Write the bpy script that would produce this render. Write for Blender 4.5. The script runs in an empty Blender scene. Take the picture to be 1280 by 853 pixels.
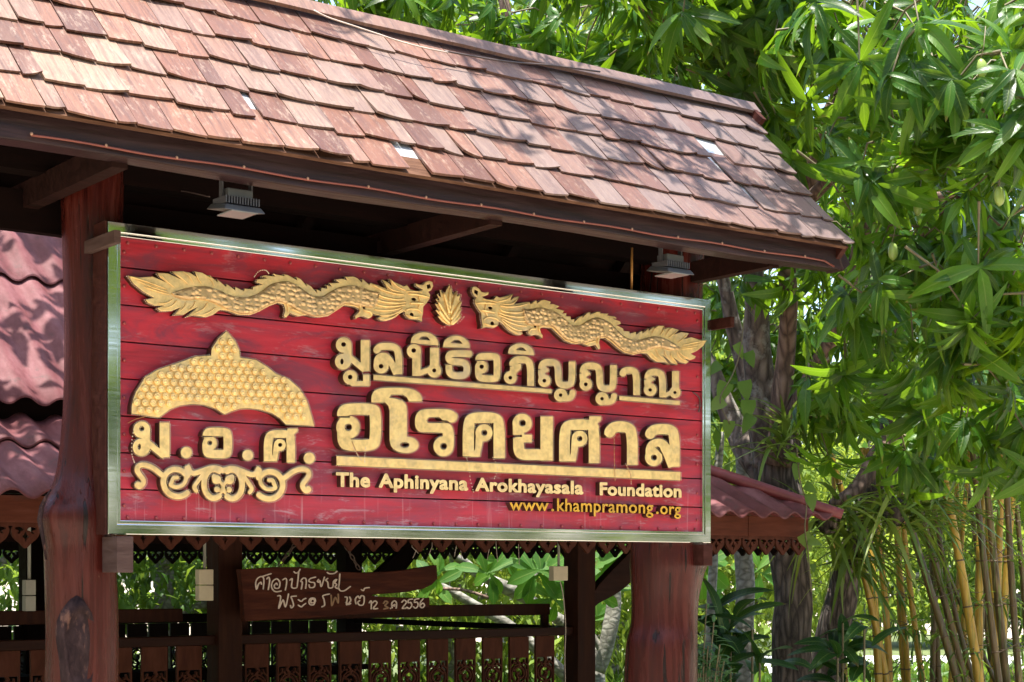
import bpy, bmesh, math, random
import numpy as np
from mathutils import Vector, Matrix
random.seed(7); rng = np.random.default_rng(11)
S = bpy.context.scene
COL = S.collection
R = math.radians

# ------------------------------------------------------------------ camera
F, CX, HY = 2140.0, 640.0, 717.0            # focal length and horizon in photo pixels (1280 wide)
CAM = Vector((-2.693, -6.168, 1.6))
cd = bpy.data.cameras.new('camera'); co = bpy.data.objects.new('camera', cd); COL.objects.link(co)
co.location = CAM; co.rotation_euler = (R(90), 0, -math.atan2(.6, .8))
cd.sensor_width = 36; cd.sensor_fit = 'HORIZONTAL'; cd.lens = F/1280*36
cd.shift_y = (HY-426.5)/1280; cd.clip_start = .05; cd.clip_end = 600
S.camera = co

# ------------------------------------------------------------------ light
TO_SUN = Vector((-.13, -.12, .97)).normalized()
w = bpy.data.worlds.new('World'); S.world = w; w.use_nodes = True
nt = w.node_tree
sky = nt.nodes.new('ShaderNodeTexSky'); sky.sky_type = 'NISHITA'; sky.sun_disc = False
sky.sun_elevation = math.asin(TO_SUN.z); sky.sun_rotation = math.atan2(TO_SUN.x, TO_SUN.y)
sky.dust_density = 2.5; sky.ozone_density = 1.0
bg = nt.nodes['Background']; bg.inputs['Strength'].default_value = .15
nt.links.new(sky.outputs[0], bg.inputs[0])
sl = bpy.data.lights.new('sun', 'SUN'); sl.energy = 4.4; sl.angle = R(.53); sl.color = (1, .955, .88)
so = bpy.data.objects.new('sun', sl); COL.objects.link(so); so.location = (0, 0, 20)
so.rotation_euler = TO_SUN.to_track_quat('Z', 'Y').to_euler()
S.view_settings.view_transform = 'Standard'; S.view_settings.look = 'None'
S.view_settings.exposure = 1.75; S.view_settings.gamma = 1.0
S.view_settings.use_curve_mapping = False
S.render.engine = 'CYCLES'
S.cycles.use_denoising = True
S.cycles.max_bounces = 7; S.cycles.diffuse_bounces = 4; S.cycles.glossy_bounces = 3
S.cycles.transmission_bounces = 4; S.cycles.transparent_max_bounces = 6
S.cycles.sample_clamp_indirect = 6

# ------------------------------------------------------------------ measuring: photo pixel -> point on a real plane
def ray(px, py):
    a = (px-CX)/F
    return Vector((.6+.8*a, .8-.6*a, (HY-py)/F))
def on_t(px, py, t):
    d = ray(px, py); return CAM+d*((t-CAM.y)/d.y)
def at(px, py, depth): return CAM+ray(px, py)*depth
def proj(p):
    v = Vector(p)-CAM
    dep = .6*v.x+.8*v.y
    return (CX+F*(.8*v.x-.6*v.y)/dep, HY-F*v.z/dep, dep)

# ------------------------------------------------------------------ materials
def new_mat(name):
    m = bpy.data.materials.new(name); m.use_nodes = True
    return m, m.node_tree, m.node_tree.nodes['Principled BSDF']
def nd(t, typ, ins=None, **props):
    n = t.nodes.new(typ)
    for k, v in props.items(): setattr(n, k, v)
    for k, v in (ins or {}).items():
        s = n.inputs[k]
        if hasattr(v, 'is_output') or isinstance(v, bpy.types.NodeSocket): t.links.new(v, s)
        else: s.default_value = v
    return n
def c4(c): return (c[0], c[1], c[2], 1)
def ramp(t, fac, stops):
    n = t.nodes.new('ShaderNodeValToRGB'); t.links.new(fac, n.inputs[0])
    e = n.color_ramp.elements
    e[0].position, e[0].color = stops[0][0], c4(stops[0][1])
    e[1].position, e[1].color = stops[-1][0], c4(stops[-1][1])
    for p, c in stops[1:-1]:
        x = e.new(p); x.color = c4(c)
    return n.outputs[0]
def pos(t, scale=(1, 1, 1), loc=(0, 0, 0), rot=(0, 0, 0)):
    g = t.nodes.new('ShaderNodeNewGeometry')
    return nd(t, 'ShaderNodeMapping', {'Vector': g.outputs['Position'], 'Scale': scale, 'Location': loc, 'Rotation': rot}).outputs[0]
def noise_(t, vec, scale, detail=5, rough=.6, dist=0):
    return nd(t, 'ShaderNodeTexNoise', {'Vector': vec, 'Scale': scale, 'Detail': detail, 'Roughness': rough, 'Distortion': dist}).outputs[0]
def mixc(t, fac, a, b, blend='MIX'):
    n = t.nodes.new('ShaderNodeMix'); n.data_type = 'RGBA'; n.blend_type = blend
    for s, v in ((n.inputs[0], fac), (n.inputs[6], a), (n.inputs[7], b)):
        if isinstance(v, bpy.types.NodeSocket): t.links.new(v, s)
        elif isinstance(v, (tuple, list)): s.default_value = c4(v)
        else: s.default_value = v
    return n.outputs[2]
def bump(t, b, h, strength=.4, dist=.01):
    n = nd(t, 'ShaderNodeBump', {'Height': h, 'Strength': strength, 'Distance': dist})
    t.links.new(n.outputs[0], b.inputs['Normal'])
def math_(t, op, a, b=0.0):
    n = t.nodes.new('ShaderNodeMath'); n.operation = op
    for s, v in ((n.inputs[0], a), (n.inputs[1], b)):
        if isinstance(v, bpy.types.NodeSocket): t.links.new(v, s)
        else: s.default_value = v
    return n.outputs[0]
def island(t): return t.nodes.new('ShaderNodeNewGeometry').outputs['Random Per Island']

def wood(name, c1, c2, c3, grain=(3, 40, 40), rough=.45, bmp=.35, worn=None, spec=.07):
    m, t, b = new_mat(name)
    g = noise_(t, pos(t, grain), 1.0, 8, .65, .3)
    col = ramp(t, g, [(.3, c1), (.5, c2), (.72, c3)])
    big = noise_(t, pos(t), 2.2, 4, .6)
    col = mixc(t, math_(t, 'MULTIPLY', big, .55), col, c1)
    if worn:
        k = ramp(t, noise_(t, pos(t, (grain[0]*.6, grain[1]*.35, grain[2]*.35)), 1.3, 7, .7), [(.56, (0, 0, 0)), (.66, (1, 1, 1))])
        col = mixc(t, math_(t, 'MULTIPLY', k, .7), col, worn)
    t.links.new(col, b.inputs['Base Color'])
    b.inputs['Specular IOR Level'].default_value = spec
    rr = ramp(t, g, [(.3, (rough-.12,)*3), (.7, (rough+.15,)*3)])
    t.links.new(rr, b.inputs['Roughness'])
    bump(t, b, g, bmp, .006)
    return m
def plain(name, c, rough=.5, metal=0, var=.25, scale=12, bmp=.15):
    m, t, b = new_mat(name)
    n = noise_(t, pos(t), scale, 6, .65)
    d = tuple(x*(1-var) for x in c); u = tuple(min(1, x*(1+var)) for x in c)
    t.links.new(ramp(t, n, [(.3, d), (.7, u)]), b.inputs['Base Color'])
    b.inputs['Roughness'].default_value = rough; b.inputs['Metallic'].default_value = metal
    if bmp: bump(t, b, n, bmp, .004)
    return m
def bark(name, c1, c2, c3, vs=(26, 26, 5), bmp=.9, lichen=None):
    m, t, b = new_mat(name)
    v = nd(t, 'ShaderNodeTexVoronoi', {'Vector': nd(t, 'ShaderNodeMixRGB', {'Fac': .12, 'Color1': pos(t, vs), 'Color2': nd(t, 'ShaderNodeTexNoise', {'Vector': pos(t), 'Scale': 9.0}).outputs[1]}).outputs[0], 'Scale': 1.0}, feature='DISTANCE_TO_EDGE').outputs[0]
    n = noise_(t, pos(t, (14, 14, 5)), 1.5, 8, .7)
    h = math_(t, 'ADD', math_(t, 'MULTIPLY', math_(t, 'MINIMUM', v, .35), 1.6), math_(t, 'MULTIPLY', n, .8))
    col = ramp(t, math_(t, 'MULTIPLY', h, .9), [(.3, c1), (.55, c2), (.9, c3)])
    if lichen:
        k = ramp(t, noise_(t, pos(t), 7, 6, .7), [(.52, (0, 0, 0)), (.62, (1, 1, 1))])
        col = mixc(t, math_(t, 'MULTIPLY', k, .6), col, lichen)
    t.links.new(col, b.inputs['Base Color']); b.inputs['Roughness'].default_value = .85
    bump(t, b, h, bmp, .02)
    return m
def leaf_mat(name, stops, trans=(.22, .36, .03), tfac=.38, rough=.38, veins=False):
    m, t, b = new_mat(name)
    r = island(t)
    n = noise_(t, pos(t), 1.1, 3, .6)
    f = math_(t, 'ADD', math_(t, 'MULTIPLY', r, .8), math_(t, 'MULTIPLY', math_(t, 'SUBTRACT', n, .5), .5))
    col = ramp(t, f, stops)
    col = mixc(t, .18, col, ramp(t, noise_(t, pos(t), 30, 3, .6), [(.35, (.5, .5, .5)), (.65, (1, 1, 1))]), 'MULTIPLY')
    if veins:                                                       # pale midrib and slanting side veins; brown scorch towards some tips
        ua = nd(t, 'ShaderNodeAttribute', attribute_name='across').outputs['Fac']; va = nd(t, 'ShaderNodeAttribute', attribute_name='along').outputs['Fac']
        rib = ramp(t, ua, [(.03, (1, 1, 1)), (.10, (0, 0, 0))])
        wv = math_(t, 'SINE', math_(t, 'SUBTRACT', math_(t, 'MULTIPLY', va, 85.0), math_(t, 'MULTIPLY', ua, 9.0)))
        side = ramp(t, wv, [(.75, (0, 0, 0)), (1, (1, 1, 1))])
        col = mixc(t, math_(t, 'MULTIPLY', rib, .55), col, (.22, .30, .06))
        col = mixc(t, math_(t, 'MULTIPLY', side, .16), col, (.16, .24, .04))
        tip = ramp(t, math_(t, 'ADD', va, math_(t, 'MULTIPLY', math_(t, 'SUBTRACT', noise_(t, pos(t), 40, 3, .6), .5), .4)), [(.90, (0, 0, 0)), (.97, (1, 1, 1))])
        old = ramp(t, r, [(.62, (0, 0, 0)), (.7, (1, 1, 1))])
        col = mixc(t, math_(t, 'MULTIPLY', math_(t, 'MULTIPLY', tip, old), .8), col, (.16, .085, .03))
        bump(t, b, math_(t, 'ADD', math_(t, 'MULTIPLY', rib, 1.0), math_(t, 'MULTIPLY', side, .4)), .35, .004)
    t.links.new(col, b.inputs['Base Color']); b.inputs['Roughness'].default_value = rough
    b.inputs['Specular IOR Level'].default_value = .3
    tr = nd(t, 'ShaderNodeBsdfTranslucent', {'Color': mixc(t, .55, col, trans)})
    mx = nd(t, 'ShaderNodeMixShader', {0: tfac, 1: b.outputs[0], 2: tr.outputs[0]})
    t.links.new(mx.outputs[0], t.nodes['Material Output'].inputs[0])
    return m

# ------------------------------------------------------------------ objects
def tag(o, label=None, cat=None, group=None, kind=None):
    for k, v in (('label', label), ('category', cat), ('group', group), ('kind', kind)):
        if v: o[k] = v
    return o
def empty(name, loc, label=None, cat=None, group=None):
    o = bpy.data.objects.new(name, None); COL.objects.link(o); o.location = loc; o.empty_display_size = .1
    return tag(o, label, cat, group)
def world_loc(o):
    v = Vector(o.location); p = o.parent
    while p: v = v+Vector(p.location); p = p.parent
    return v
def link_mesh(name, me, m, parent=None):
    o = bpy.data.objects.new(name, me); COL.objects.link(o)
    if m: me.materials.append(m)
    if parent:
        o.parent = parent; off = world_loc(parent)
        me.transform(Matrix.Translation(-off))
    return o
def mesh_np(name, V, Q, m, parent=None, smooth=True):
    """mesh from vertex array and an (n,4) or (n,3) face array"""
    me = bpy.data.meshes.new(name)
    V = np.asarray(V, np.float32); Q = np.asarray(Q, np.int32)
    me.vertices.add(len(V)); me.vertices.foreach_set('co', V.ravel())
    k = Q.shape[1]
    me.loops.add(Q.size); me.loops.foreach_set('vertex_index', Q.ravel())
    me.polygons.add(len(Q)); me.polygons.foreach_set('loop_start', np.arange(0, Q.size, k, dtype=np.int32))
    me.polygons.foreach_set('use_smooth', np.full(len(Q), smooth))
    me.update(calc_edges=True); me.validate()
    return link_mesh(name, me, m, parent)

class MB:
    def __init__(s): s.v = []; s.f = []; s.sm = []
    def add(s, vs, fs, smooth=False):
        n = len(s.v); s.v += [tuple(v) for v in vs]; s.f += [tuple(i+n for i in f) for f in fs]; s.sm += [smooth]*len(fs)
        return s
    def box(s, a, b):
        x0, y0, z0 = a; x1, y1, z1 = b
        return s.add([(x0, y0, z0), (x1, y0, z0), (x1, y1, z0), (x0, y1, z0), (x0, y0, z1), (x1, y0, z1), (x1, y1, z1), (x0, y1, z1)],
                     [(3, 2, 1, 0), (4, 5, 6, 7), (0, 1, 5, 4), (1, 2, 6, 5), (2, 3, 7, 6), (3, 0, 4, 7)])
    def beam(s, p, q, wd, ht, up=(0, 0, 1)):
        """box along p->q, wd across, ht along up, centred on the line"""
        p, q = Vector(p), Vector(q); d = (q-p).normalized(); sd = d.cross(Vector(up)).normalized(); u = sd.cross(d).normalized()
        sd *= wd/2; u *= ht/2
        return s.add([p-sd-u, p+sd-u, p+sd+u, p-sd+u, q-sd-u, q+sd-u, q+sd+u, q-sd+u],
                     [(0, 1, 2, 3), (7, 6, 5, 4), (4, 5, 1, 0), (5, 6, 2, 1), (6, 7, 3, 2), (7, 4, 0, 3)])
    def tube(s, pts, rad, n=8, cap=True, wob=0):
        pts = [Vector(p) for p in pts]; k = len(pts)
        if not hasattr(rad, '__len__'): rad = [rad]*k
        prev = None; base = len(s.v); vs = []
        for i, p in enumerate(pts):
            d = (pts[min(i+1, k-1)]-pts[max(i-1, 0)]).normalized()
            if prev is None:
                a = d.orthogonal().normalized()
            else:
                a = (prev-d*prev.dot(d)).normalized()
            prev = a; b = d.cross(a)
            for j in range(n):
                th = 2*math.pi*j/n; r = rad[i]*(1+wob*(random.random()-.5))
                vs.append(p+a*(math.cos(th)*r)+b*(math.sin(th)*r))
        fs = [(i*n+j, i*n+(j+1) % n, (i+1)*n+(j+1) % n, (i+1)*n+j) for i in range(k-1) for j in range(n)]
        if cap: fs += [tuple(range(n-1, -1, -1)), tuple((k-1)*n+j for j in range(n))]
        return s.add(vs, fs, True)
    def prism(s, poly, t0, t1):
        """(s,z) polygon extruded along y from t0 to t1"""
        n = len(poly)
        vs = [(x, t0, z) for x, z in poly]+[(x, t1, z) for x, z in poly]
        return s.add(vs, [tuple(range(n)), tuple(range(2*n-1, n-1, -1))]+[((i+1) % n, i, n+i, n+(i+1) % n) for i in range(n)])
    def ball(s, c, r, n=8, m=6, sq=(1, 1, 1)):
        vs = []; fs = []
        for i in range(m+1):
            ph = math.pi*i/m
            for j in range(n):
                th = 2*math.pi*j/n
                vs.append((c[0]+r*sq[0]*math.sin(ph)*math.cos(th), c[1]+r*sq[1]*math.sin(ph)*math.sin(th), c[2]+r*sq[2]*math.cos(ph)))
        fs = [(i*n+j, (i+1)*n+j, (i+1)*n+(j+1) % n, i*n+(j+1) % n) for i in range(m) for j in range(n)]
        return s.add(vs, fs, True)
    def build(s, name, m, parent=None, bev=0):
        me = bpy.data.meshes.new(name); me.from_pydata(s.v, [], s.f)
        me.polygons.foreach_set('use_smooth', s.sm); me.update()
        bm = bmesh.new(); bm.from_mesh(me)
        if bev:
            es = [e for e in bm.edges if len(e.link_faces) == 2 and e.calc_face_angle(0) > .6 and not (e.link_faces[0].smooth and e.link_faces[1].smooth)]
            bmesh.ops.bevel(bm, geom=es, offset=bev, segments=2, affect='EDGES', profile=.6, clamp_overlap=True)
        bmesh.ops.recalc_face_normals(bm, faces=bm.faces); bm.to_mesh(me); bm.free()
        return link_mesh(name, me, m, parent)

def smooth_path(pts, sub=6, closed=False):
    """Catmull-Rom through the points (any dimension)"""
    P = [np.array(p, float) for p in pts]; n = len(P); out = []
    rngi = range(n) if closed else range(n-1)
    for i in rngi:
        if closed: p0, p1, p2, p3 = P[i-1], P[i], P[(i+1) % n], P[(i+2) % n]
        else: p0, p1, p2, p3 = P[max(i-1, 0)], P[i], P[i+1], P[min(i+2, n-1)]
        for k in range(sub):
            u = k/sub
            out.append(.5*((2*p1)+(-p0+p2)*u+(2*p0-5*p1+4*p2-p3)*u*u+(-p0+3*p1-3*p2+p3)*u**3))
    if not closed: out.append(P[-1])
    return out

# ------------------------------------------------------------------ carved outlines: shapes -> contours -> solid
def seg_d(X, Y, a, b):
    ax, ay = a; bx, by = b; dx, dy = bx-ax, by-ay; L = dx*dx+dy*dy+1e-12
    u = np.clip(((X-ax)*dx+(Y-ay)*dy)/L, 0, 1)
    return np.hypot(X-ax-u*dx, Y-ay-u*dy)
def poly_d(X, Y, P):
    d = np.full(X.shape, 1e9); ins = np.zeros(X.shape, bool); n = len(P)
    for i in range(n):
        a, b = P[i], P[(i+1) % n]
        d = np.minimum(d, seg_d(X, Y, a, b))
        c = ((a[1] > Y) != (b[1] > Y))
        with np.errstate(divide='ignore', invalid='ignore'):
            xx = (b[0]-a[0])*(Y-a[1])/((b[1]-a[1]) if b[1] != a[1] else 1e-9)+a[0]
        ins ^= c & (X < xx)
    return np.where(ins, -d, d)
def sdf(ops, X, Y):
    D = np.full(X.shape, 1e9)
    for op in ops:
        k = op[0]; sub = k[0] == '-'; k = k.lstrip('-')
        if k == 's' or k == 'k':                     # stroke: flat ends / round ends
            P, wd = op[1], op[2]/2
            d = np.full(X.shape, 1e9)
            for i in range(len(P)-1):
                e = seg_d(X, Y, P[i], P[i+1])-wd
                if k == 's':
                    L = math.hypot(P[i+1][0]-P[i][0], P[i+1][1]-P[i][1])+1e-9
                    ux, uy = (P[i+1][0]-P[i][0])/L, (P[i+1][1]-P[i][1])/L
                    if i == 0: e = np.maximum(e, -((X-P[0][0])*ux+(Y-P[0][1])*uy))
                    if i == len(P)-2: e = np.maximum(e, (X-P[-1][0])*ux+(Y-P[-1][1])*uy)
                d = np.minimum(d, e)
        elif k == 'c': d = np.hypot(X-op[1], Y-op[2])-op[3]
        elif k == 'e': d = (np.hypot((X-op[1])/op[3], (Y-op[2])/op[4])-1)*min(op[3], op[4])
        elif k == 'p': d = poly_d(X, Y, op[1])
        elif k == 'g':                               # even-odd set of outlines, grown by op[2]
            d = np.full(X.shape, 1e9); ins = np.zeros(X.shape, bool)
            for P in op[1]:
                e = poly_d(X, Y, P); ins ^= e < 0; d = np.minimum(d, np.abs(e))
            d = np.where(ins, -d, d)-op[2]
        elif k == 'r':
            x0, y0, x1, y1 = op[1:5]; d = poly_d(X, Y, [(x0, y0), (x1, y0), (x1, y1), (x0, y1)])
        D = np.maximum(D, -d) if sub else np.minimum(D, d)
    return D
def op_bounds(ops):
    xs, ys = [], []
    for op in ops:
        k = op[0]
        if k[0] == '-': continue
        if k in 'sk':
            for p in op[1]: xs += [p[0]-op[2], p[0]+op[2]]; ys += [p[1]-op[2], p[1]+op[2]]
        elif k == 'c': xs += [op[1]-op[3], op[1]+op[3]]; ys += [op[2]-op[3], op[2]+op[3]]
        elif k == 'e': xs += [op[1]-op[3], op[1]+op[3]]; ys += [op[2]-op[4], op[2]+op[4]]
        elif k == 'g':
            for P in op[1]:
                for p in P: xs += [p[0]-op[2], p[0]+op[2]]; ys += [p[1]-op[2], p[1]+op[2]]
        elif k == 'p':
            for p in op[1]: xs.append(p[0]); ys.append(p[1])
        elif k == 'r': xs += [op[1], op[3]]; ys += [op[2], op[4]]
    return min(xs), min(ys), max(xs), max(ys)
def contours(ops, h, tol=.25):
    """closed outlines of the union (minus the '-' shapes); h = grid step"""
    x0, y0, x1, y1 = op_bounds(ops); x0 -= 3*h; y0 -= 3*h; x1 += 3*h; y1 += 3*h
    xs = np.arange(x0, x1+h, h); ys = np.arange(y0, y1+h, h)
    X, Y = np.meshgrid(xs, ys); D = sdf(ops, X, Y)
    D = np.where(np.abs(D) < 1e-6*h, 1e-6*h, D)
    I = D < 0
    code = I[:-1, :-1]*1+I[:-1, 1:]*2+I[1:, 1:]*4+I[1:, :-1]*8
    nxt = {}
    T = {1: [(3, 0)], 2: [(0, 1)], 3: [(3, 1)], 4: [(1, 2)], 5: [(3, 0), (1, 2)], 6: [(0, 2)], 7: [(3, 2)], 8: [(2, 3)], 9: [(2, 0)], 10: [(0, 1), (2, 3)], 11: [(2, 1)], 12: [(1, 3)], 13: [(1, 0)], 14: [(0, 3)]}
    def key(e, j, i):
        return ('h', j, i) if e == 0 else ('v', j, i+1) if e == 1 else ('h', j+1, i) if e == 2 else ('v', j, i)
    for j, i in zip(*np.nonzero((code > 0) & (code < 15))):
        for a, b in T[int(code[j, i])]: nxt[key(a, j, i)] = key(b, j, i)
    def pt(k):
        o, j, i = k
        if o == 'h': a, b = D[j, i], D[j, i+1]; u = a/(a-b); return (xs[i]+h*u, ys[j])
        a, b = D[j, i], D[j+1, i]; u = a/(a-b); return (xs[i], ys[j]+h*u)
    loops = []
    while nxt:
        k0 = next(iter(nxt)); k = k0; loop = []
        while k in nxt:
            loop.append(pt(k)); k = nxt.pop(k)
        if len(loop) > 5:
            loops.append(simplify(loop, tol*h))
    return loops
def simplify(loop, tol):
    P = np.array(loop)
    def dp(a, b):
        if b <= a+1: return []
        A, B = P[a], P[b % len(P)]; d = B-A; L = math.hypot(*d)
        Q = P[a+1:b]
        e = np.abs((Q[:, 0]-A[0])*d[1]-(Q[:, 1]-A[1])*d[0])/L if L > 1e-9 else np.hypot(*(Q-A).T)
        k = int(np.argmax(e))
        if e[k] < tol: return []
        k += a+1
        return dp(a, k)+[k]+dp(k, b)
    n = len(P); m = n//2
    idx = [0]+dp(0, m)+[m]+dp(m, n)
    return [tuple(P[i]) for i in idx]
def solid(loops, depth, bev, fmap, bevd=.003):
    """loops (2-D, even-odd) -> extruded and bevelled mesh; fmap(x,y,d) with d = 0 at the face, depth at the back"""
    cu = bpy.data.curves.new('tmp', 'CURVE'); cu.dimensions = '2D'; cu.fill_mode = 'BOTH'
    for lp in loops:
        sp = cu.splines.new('POLY'); sp.points.add(len(lp)-1); sp.use_cyclic_u = True
        sp.points.foreach_set('co', np.array([(x, y, 0, 1) for x, y in lp], np.float32).ravel())
    cu.extrude = 1.0; cu.bevel_depth = bev; cu.bevel_resolution = 1; cu.offset = -bev
    ob = bpy.data.objects.new('tmp', cu); COL.objects.link(ob)
    dg = bpy.context.evaluated_depsgraph_get(); dg.update()
    me = bpy.data.meshes.new_from_object(ob.evaluated_get(dg))
    bpy.data.objects.remove(ob); bpy.data.curves.remove(cu)
    n = len(me.vertices); V = np.empty(n*3, np.float32); me.vertices.foreach_get('co', V); V = V.reshape(-1, 3)
    zm = 1.0+bev
    out = []
    for x, y, z in V:
        e = (zm-abs(z))*bevd
        out.append(fmap(x, y, e if z > 0 else depth-e))
    me.vertices.foreach_set('co', np.array(out, np.float32).ravel())
    bm = bmesh.new(); bm.from_mesh(me)
    bmesh.ops.remove_doubles(bm, verts=bm.verts, dist=1e-6)
    bmesh.ops.recalc_face_normals(bm, faces=bm.faces)
    for f in bm.faces: f.smooth = False
    bm.to_mesh(me); bm.free()
    me.materials.clear()
    return me
def join_meshes(name, mes, m, parent):
    bm = bmesh.new()
    for me in mes: bm.from_mesh(me)
    out = bpy.data.meshes.new(name); bm.to_mesh(out); bm.free()
    for me in mes: bpy.data.meshes.remove(me)
    return link_mesh(name, out, m, parent)
# ================================================================== materials of the place
M_SHING = None
def make_shingle_mat():
    m, t, b = new_mat('weathered shingle')
    r = island(t)
    base = ramp(t, r, [(0, (.075, .029, .019)), (.2, (.125, .049, .029)), (.45, (.185, .083, .049)), (.75, (.165, .096, .070)), (1, (.25, .155, .10))])
    # wood streaks along the fall of the slope, each shingle shifted by its own random number
    g = nd(t, 'ShaderNodeNewGeometry')
    off = nd(t, 'ShaderNodeCombineXYZ', {'X': math_(t, 'MULTIPLY', r, 37.0), 'Y': 0.0, 'Z': math_(t, 'MULTIPLY', r, 11.0)})
    v = nd(t, 'ShaderNodeVectorMath', {0: g.outputs['Position'], 1: off.outputs[0]}, operation='ADD').outputs[0]
    v1 = nd(t, 'ShaderNodeMapping', {'Vector': v, 'Scale': (60, 4, 4)}).outputs[0]
    st = noise_(t, v1, 1.0, 7, .65, .2)
    col = mixc(t, math_(t, 'MULTIPLY', ramp(t, st, [(.34, (1, 1, 1)), (.55, (0, 0, 0))]), .7), base, (.055, .022, .017))
    v2 = nd(t, 'ShaderNodeMapping', {'Vector': v, 'Scale': (34, 12, 12)}).outputs[0]
    fl = ramp(t, noise_(t, v2, 1.0, 8, .75), [(.53, (0, 0, 0)), (.64, (1, 1, 1))])
    col = mixc(t, math_(t, 'MULTIPLY', fl, .38), col, (.36, .27, .20))
    # older greyer boards towards the far end of the roof
    sx = nd(t, 'ShaderNodeSeparateXYZ', {0: g.outputs['Position']}).outputs[0]
    far = math_(t, 'ADD', math_(t, 'MULTIPLY', sx, .2), math_(t, 'MULTIPLY', math_(t, 'SUBTRACT', r, .5), .5))
    far = ramp(t, far, [(.1, (0, 0, 0)), (.7, (1, 1, 1))])
    col = mixc(t, math_(t, 'MULTIPLY', far, .75), col, (.115, .086, .084))
    t.links.new(col, b.inputs['Base Color']); b.inputs['Roughness'].default_value = .5
    b.inputs['Specular IOR Level'].default_value = .35
    bump(t, b, st, .35, .006)
    return m
M_SHING = make_shingle_mat()
M_FASCIA = wood('dark stained fascia wood', (.014, .006, .006), (.028, .013, .013), (.055, .028, .030), (3, 45, 45), .42, .3, spec=.25)
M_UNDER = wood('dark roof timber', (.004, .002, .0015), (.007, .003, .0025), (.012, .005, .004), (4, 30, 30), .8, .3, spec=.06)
M_TIE = wood('dark red tie timber', (.010, .004, .003), (.020, .007, .005), (.034, .013, .010), (4, 30, 30), .7, .3, spec=.1)
M_REDWOOD = wood('red stained joist', (.030, .009, .007), (.055, .018, .013), (.09, .034, .027), (5, 30, 30), .5, .3)
M_JOIST = wood('weathered joist end', (.055, .032, .027), (.09, .056, .048), (.13, .085, .075), (6, 6, 40), .7, .3)
M_BATTEN = wood('raw batten edge', (.05, .022, .013), (.10, .05, .03), (.20, .11, .07), (6, 40, 40), .7, .4)
M_GALV = plain('galvanised sheet', (.55, .57, .58), .35, .6, .12, 8, .1)
M_ROPE = plain('red rope light tube', (.17, .040, .024), .4, 0, .2)
M_CLIP = plain('pale clip', (.32, .18, .11), .5, 0, .2)
M_WIRE = plain('dark cable', (.06, .04, .035), .5, 0, .2, bmp=0)
M_WHITEWIRE = plain('pale cable', (.45, .36, .30), .5, 0, .2, bmp=0)

def make_post_mat():
    m, t, b = new_mat('lacquered log post')
    g = noise_(t, pos(t, (22, 22, 1.6)), 1.0, 8, .65, .5)
    col = ramp(t, g, [(.24, (.010, .002, .002)), (.38, (.034, .0055, .004)), (.56, (.062, .0095, .006)), (.80, (.11, .028, .019))])
    k = ramp(t, noise_(t, pos(t, (9, 9, 2.5)), 1.0, 6, .7), [(.56, (0, 0, 0)), (.7, (1, 1, 1))])
    col = mixc(t, math_(t, 'MULTIPLY', k, .35), col, (.05, .011, .012))
    w_ = ramp(t, noise_(t, pos(t, (16, 16, 9)), 1.3, 9, .75), [(.66, (0, 0, 0)), (.72, (1, 1, 1))])
    col = mixc(t, math_(t, 'MULTIPLY', w_, .6), col, (.34, .17, .12))
    cr = ramp(t, noise_(t, pos(t, (40, 40, .9)), 1.0, 3, .5, .2), [(.33, (1, 1, 1)), (.36, (0, 0, 0))])
    col = mixc(t, cr, col, (.012, .005, .004))
    t.links.new(col, b.inputs['Base Color'])
    t.links.new(ramp(t, g, [(.3, (.16,)*3), (.7, (.36,)*3)]), b.inputs['Roughness'])
    b.inputs['Specular IOR Level'].default_value = .24
    h = math_(t, 'SUBTRACT', g, math_(t, 'MULTIPLY', cr, .6))
    bump(t, b, h, .55, .012)
    return m
M_POST = make_post_mat()
M_KNOT = wood('cut branch knot', (.014, .008, .009), (.038, .022, .022), (.075, .045, .042), (30, 30, 18), .6, .9, worn=(.20, .10, .07))

# ------------------------------------------------------------------ ground
def ground():
    m, t, b = new_mat('pale swept ground')
    n = noise_(t, pos(t), .5, 6, .65); n2 = noise_(t, pos(t), 22, 5, .7)
    col = ramp(t, n, [(.35, (.30, .235, .17)), (.65, (.42, .36, .28))])
    col = mixc(t, .35, col, ramp(t, n2, [(.3, (.2, .16, .12)), (.7, (.5, .44, .36))]))
    t.links.new(col, b.inputs['Base Color']); b.inputs['Roughness'].default_value = .9
    bump(t, b, n2, .4, .01)
    o = MB().add([(-300, -300, 0), (300, -300, 0), (300, 300, 0), (-300, 300, 0)], [(0, 1, 2, 3)]).build('ground', m)
    tag(o, kind='structure')
    # garden soil and low green under the trees, then the bright concrete road beyond
    m2, t, b = new_mat('garden soil')
    n = noise_(t, pos(t), 1.4, 6, .7)
    t.links.new(ramp(t, n, [(.35, (.06, .075, .025)), (.6, (.10, .13, .04)), (.8, (.16, .15, .08))]), b.inputs['Base Color']); b.inputs['Roughness'].default_value = .95
    P = [(-9, 1.1), (14, 1.1), (26, 4), (34, 26), (-9, 26)]
    o = MB().add([(x, y, .004) for x, y in P], [(0, 1, 2, 3, 4)]).build('garden_ground', m2); tag(o, kind='structure')
    m3 = plain('pale concrete road', (.62, .60, .56), .85, 0, .12, 3, .2)
    c = [at(900, 800, 24), at(1700, 800, 24), at(1700, 800, 33), at(900, 800, 33)]
    o = MB().add([(p.x, p.y, .012) for p in c], [(0, 1, 2, 3)]).build('road', m3); tag(o, kind='structure')
ground()

# ================================================================== the sign shelter: posts, timbers and shingle roof
shelter = empty('sign_shelter', (1.55, .22, 0), 'timber shelter with a weathered shingle roof over the red sign', 'shelter')
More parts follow.
